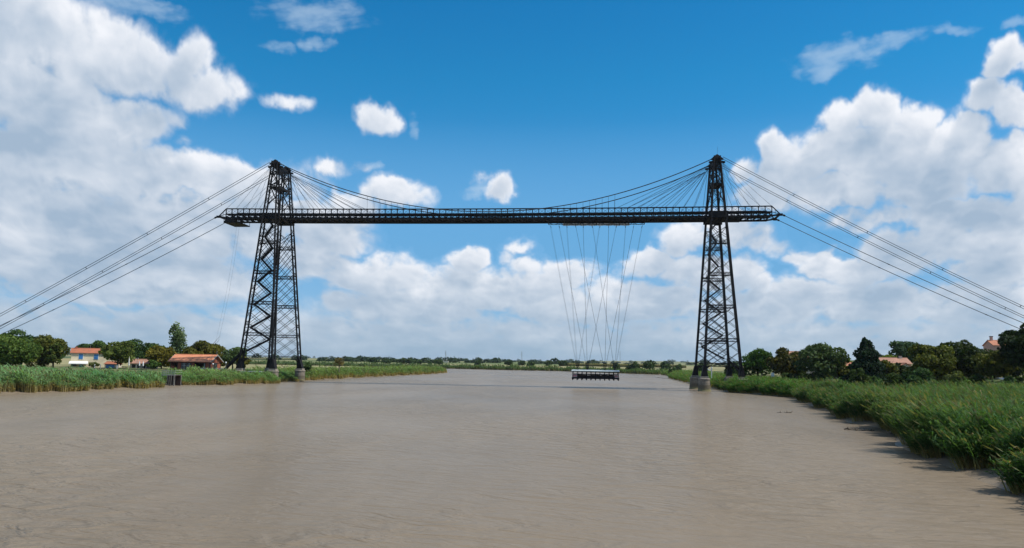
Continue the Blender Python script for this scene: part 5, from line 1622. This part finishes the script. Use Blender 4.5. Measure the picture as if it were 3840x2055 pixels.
# ---- stone parapet by the left tower
t = thing('stone_parapet', (-91, 2, 2.9), 'low pale stone parapet between the station and the left tower', 'parapet')
for k in range(7):
    x = -94.2 + 1.2 * k
    MB().box(x - .12, x + .12, 1.9, 2.2, 2.5, 3.75).build('baluster', STONEWHITE, t)
MB().box(-94.6, -86.7, 1.82, 2.28, 3.75, 3.95).build('coping', STONEWHITE, t)
MB().box(-94.6, -86.7, 1.86, 2.24, 2.3, 2.75).build('plinth', STONEWHITE, t)
t = thing('quay_slab', (-84, -11, 2.9), 'pale concrete slab joining the feet of the left tower', 'slab')
MB().box(-80.5, -67.0, -12.6, -9.9, 2.3, 3.42).build('slab', STONEWHITE, t)
MB().box(-73.2, -67.2, -12.75, -12.62, 2.7, 3.2).build('drain_panel', DARK, t)

# ---- right bank: monument, railing, quay, sign
z = gz(84.5, -8)
t = thing('stone_monument', (84.5, -8, z), 'pale stone monument with rounded top right of the right tower', 'monument')
MB().box(83.3, 85.7, -9.0, -7.0, z - .4, z + .55).build('base', STONEWHITE, t)
MB().box(83.8, 85.2, -8.6, -7.4, z + .55, z + 1.0).build('plinth', STONEWHITE, t)
m = MB(); pr = [(-.42, 0)] + [(-.42 * math.cos(a), 1.25 + .42 * math.sin(a)) for a in np.linspace(0, math.pi, 11)] + [(.42, 0)]
k = len(pr)
m.add([(84.5 + x, -8.2, z + 1.0 + zz) for x, zz in pr] + [(84.5 + x, -7.8, z + 1.0 + zz) for x, zz in pr], [tuple(range(k)), tuple(range(k, 2 * k))[::-1]] + [(i, k + i, k + (i + 1) % k, (i + 1) % k) for i in range(k)])
m.build('stele', WHITE, t)
z = gz(79, -13)
t = thing('iron_railing', (80, -13.4, z), 'dark iron railing on the quay right of the right tower', 'railing')
for k in range(9): piece('railing_post', (77.2 + .95 * k, -13.4, z), (77.2 + .95 * k, -13.4, z + 1.15), 0.1, IRON, t)
for zz in (.35, .75, 1.12): piece('railing_rail', (77.2, -13.4, z + zz), (84.8, -13.4, z + zz), 0.06, IRON, t)
t = thing('quay_slab', (80, -13, z), 'pale quay slab at the foot of the right tower', 'slab')
MB().box(76.8, 87.5, -14.2, -11.2, z - 1.4, z + .35).build('slab', STONEWHITE, t)
z = gz(73.3, 40)
t = thing('river_sign', (73.3, 40, z), 'white round river sign on a post seen between the right tower legs', 'sign')
piece('post', (73.6, 40, z), (73.6, 40, 7.2), 0.3, WHITE, t)
m = MB()
ring = [(73.0 + .72 * math.cos(a), 39.8, 6.5 + .72 * math.sin(a)) for a in np.linspace(0, 6.2832, 21)]
m.tube(ring, .17, 6).build('ring', WHITE, t)

# ---- closed parasols and poles in the riverside garden
def parasol(x, y, h, mat, label):
    z = gz(x, y)
    t = thing('closed_parasol', (x, y, z), label, 'parasol', 'closed garden parasols')
    piece('pole', (x, y, z), (x, y, z + h), 0.06, WHITE, t, n=6)
    MB().lathe((x, y), [(.10, z + .9), (.26, z + 1.1), (.20, z + h * .75), (.05, z + h + .05)], 10).build('folded_canopy', mat, t)
parasol(-128.8, 12, 3.2, RED, 'closed dark red parasol right of the big garden tree')
parasol(-119.5, 8, 2.6, WHITE, 'left one of two closed white parasols near the station')
parasol(-118.2, 8, 2.6, WHITE, 'right one of two closed white parasols near the station')
parasol(-123.9, 9, 4.0, WHITE, 'tall white closed parasol in front of the outbuilding')
def lamp(x, y, top, label):
    z = gz(x, y)
    t = thing('garden_lamp', (x, y, z), label, 'lamp', 'garden lamps')
    piece('pole', (x, y, z), (x, y, top - .25), 0.09, BARGE, t, n=8)
    MB().lathe((x, y), [(.07, top - .3), (.22, top - .15), (.24, top + .05), (.1, top + .25)], 10).build('globe', WHITE, t)
lamp(-78.6, -13.8, 5.9, 'white globe lamp beside the left foot of the left tower')
lamp(-83.6, -12, 5.4, 'white globe lamp left of the entry stairs at the left tower')
z = gz(-121.0, 9)
t = thing('signal_post', (-121, 9, z), 'slim post with a flat top left of the station', 'post')
piece('pole', (-121, 9, z), (-121, 9, 6.6), 0.12, BARGE, t, n=8)
MB().box(-121.4, -120.6, 8.8, 9.2, 6.6, 6.85).build('head', BARGE, t)
for k, (x, lab) in enumerate(((-134.2, 'first pale bollard under the big garden tree'), (-132.2, 'second pale bollard under the big garden tree'), (-126.2, 'pale bollard left of the tall parasol'))):
    z = gz(x, 6)
    t = thing('pale_bollard', (x, 6, z), lab, 'bollard', 'pale garden bollards')
    MB().lathe((x, 6), [(.13, z), (.13, z + 1.15), (.17, z + 1.2), (.12, z + 1.35)], 10).build('body', WHITE, t)

# ---- white parked cars glimpsed through the right bank trees
def car(x, y, rz, label):
    z = gz(x, y)
    t = thing('parked_car', (x, y, z), label, 'car', 'white cars parked behind the trees')
    mw = Matrix.Translation((x, y, z)) @ Matrix.Rotation(rz, 4, 'Z')
    pr = [(-2.1, .35), (2.1, .35), (2.15, .75), (1.35, .95), (.75, 1.45), (-1.35, 1.5), (-2.05, .95)]
    k = len(pr); vs = [(px, -.85, pz) for px, pz in pr] + [(px, .85, pz) for px, pz in pr]
    body = mesh_obj('body', vs, [tuple(range(k)), tuple(range(k, 2 * k))[::-1]] + [(i, k + i, k + (i + 1) % k, (i + 1) % k) for i in range(k)], WHITE, t, mw)
    mesh_obj('side_windows', [(px, yy, pz) for yy in (-.87, .87) for px, pz in ((-1.5, 1.0), (1.0, 1.0), (.68, 1.36), (-1.28, 1.4))], [(0, 1, 2, 3), (7, 6, 5, 4)], GLASS, t, mw)
    for wx in (-1.3, 1.3):
        for wy in (-.8, .8):
            MB().tube([(wx, wy - .1, .33), (wx, wy + .1, .33)], .33, 14).build('wheel', DARK, t, mw)
car(104.3, -13, .15, 'white car behind the wide grey green tree')
car(117.5, -30, .1, 'white car low between bush and olive tree')
z = gz(124.5, -24)
t = thing('white_fence', (124.5, -24, z), 'white garden fence glimpsed under the dark domed tree', 'fence')
for k in range(15): MB().box(121 + .5 * k, 121.4 + .5 * k, -24.06, -24, z - .2, z + 1.35).build('picket', WHITE, t)
for zz in (.35, 1.0): piece('fence_rail', (120.9, -23.96, z + zz), (128.5, -23.96, z + zz), 0.08, WHITE, t)

# ---- driftwood and branches by the right shore
def drift(x, y, L, rz, label, k):
    t = thing('driftwood', (x, y, 0), label, 'driftwood', 'driftwood in the shallows')
    rng = np.random.RandomState(k)
    d = Vector((math.cos(rz), math.sin(rz), 0)); c = Vector((x, y, .05))
    pts = [c + d * (L * (i / 5 - .5)) + Vector((0, .08 * rng.randn(), .07 * rng.randn())) for i in range(6)]
    MB().tube(pts, [.06, .11, .13, .12, .09, .04], 7).build('log', BARK, t)
    for i in (1, 2, 3, 4):
        e = pts[i] + Vector((.2 * rng.randn(), .2 * rng.randn(), .22 + .1 * rng.rand()))
        MB().tube([pts[i], pts[i].lerp(e, .5) + Vector((.03, 0, .02)), e], [.05, .035, .015], 5).build('branch', BARK, t)
drift(63.8, -117.5, 2.6, .05, 'dark branch floating off the right reeds', 1)
drift(63.9, -151.0, 1.9, .25, 'twisted driftwood at the mud edge, the left piece', 2)
drift(64.9, -152.6, 2.0, -.1, 'twisted driftwood at the mud edge, the right piece', 3)
drift(67.6, -156.2, 2.4, -.12, 'pale log stranded under the near reeds', 4)
drift(69.5, 235, 5.0, .1, 'log lying off the right bank beyond the gondola', 5)
drift(71.5, 215, 4.0, -.2, 'log stranded on the right bank beyond the gondola', 6)

# ---- masts on the horizon
for x, y, h, w, lab in ((-455, 2300, 34, .9, 'thin pylon mast on the horizon above the reed point'), (-230, 2500, 40, .9, 'thin mast on the horizon above the far bank woods'),
                        (105, 2600, 46, 1.0, 'thin mast on the horizon behind the gondola ropes'), (480, 2300, 40, 1.0, 'thin mast on the horizon left of the right tower')):
    z = gz(x, y)
    t = thing('horizon_mast', (x, y, z), lab, 'mast', 'masts on the horizon')
    m = MB()
    for a, b in ((-1, -1), (1, -1), (1, 1), (-1, 1)): m.bar((x + a * 2.2, y + b * 2.2, z), (x + a * .3, y + b * .3, z + h), .5)
    m.build('frame', BARGE, t)
    for zz in (.7, .84): piece('cross_arm', (x - 6 * (1.3 - zz), y, z + h * zz), (x + 6 * (1.3 - zz), y, z + h * zz), .5, BARGE, t)
z = gz(-225, 1080)
t = thing('white_silo', (-225, 1080, z), 'small white silo far off above the left reed point', 'silo')
MB().lathe((-225, 1080), [(1.5, z), (1.5, z + 3.4), (.9, z + 4.0), (.2, z + 4.2)], 14).build('body', WHITE, t)
MB().box(-223, -216, 1078, 1082, z, z + 2.8).build('barn', PALEWALL, t)

# ---- slack hauling line under the left deck end
t = thing('hauling_rope', (-84, -3, 50.7), 'pair of thin slack ropes hanging from the left deck end', 'rope')
for o in (0, .9):
    L = [Vector((-82.6 + o, -3, 50.8)).lerp(Vector((-89.5 + o, -3, 3.2)), i / 14) + Vector((.9 * math.sin(i / 14 * math.pi), 0, 0)) for i in range(15)]
    MB().tube(L, .018, 4).build('rope', CABLE, t)

# ---------------------------------------------------------------- summer haze over the flat land
hz = MB().box(-9600, 9600, -430, 15600, -4.5, 90).build('haze', None)
hm = bpy.data.materials.new('haze_air'); hm.use_nodes = True
ht = hm.node_tree; ht.nodes.clear()
pv = ht.nodes.new('ShaderNodeVolumePrincipled'); ho = ht.nodes.new('ShaderNodeOutputMaterial')
pv.inputs['Color'].default_value = (0.80, 0.88, 0.98, 1)
pv.inputs['Density'].default_value = 0.00003
pv.inputs['Anisotropy'].default_value = 0.2
ht.links.new(pv.outputs[0], ho.inputs['Volume'])
hz.data.materials.append(hm)
tag(hz, 'thin summer haze in the air over river and fields', 'haze', kind='stuff')
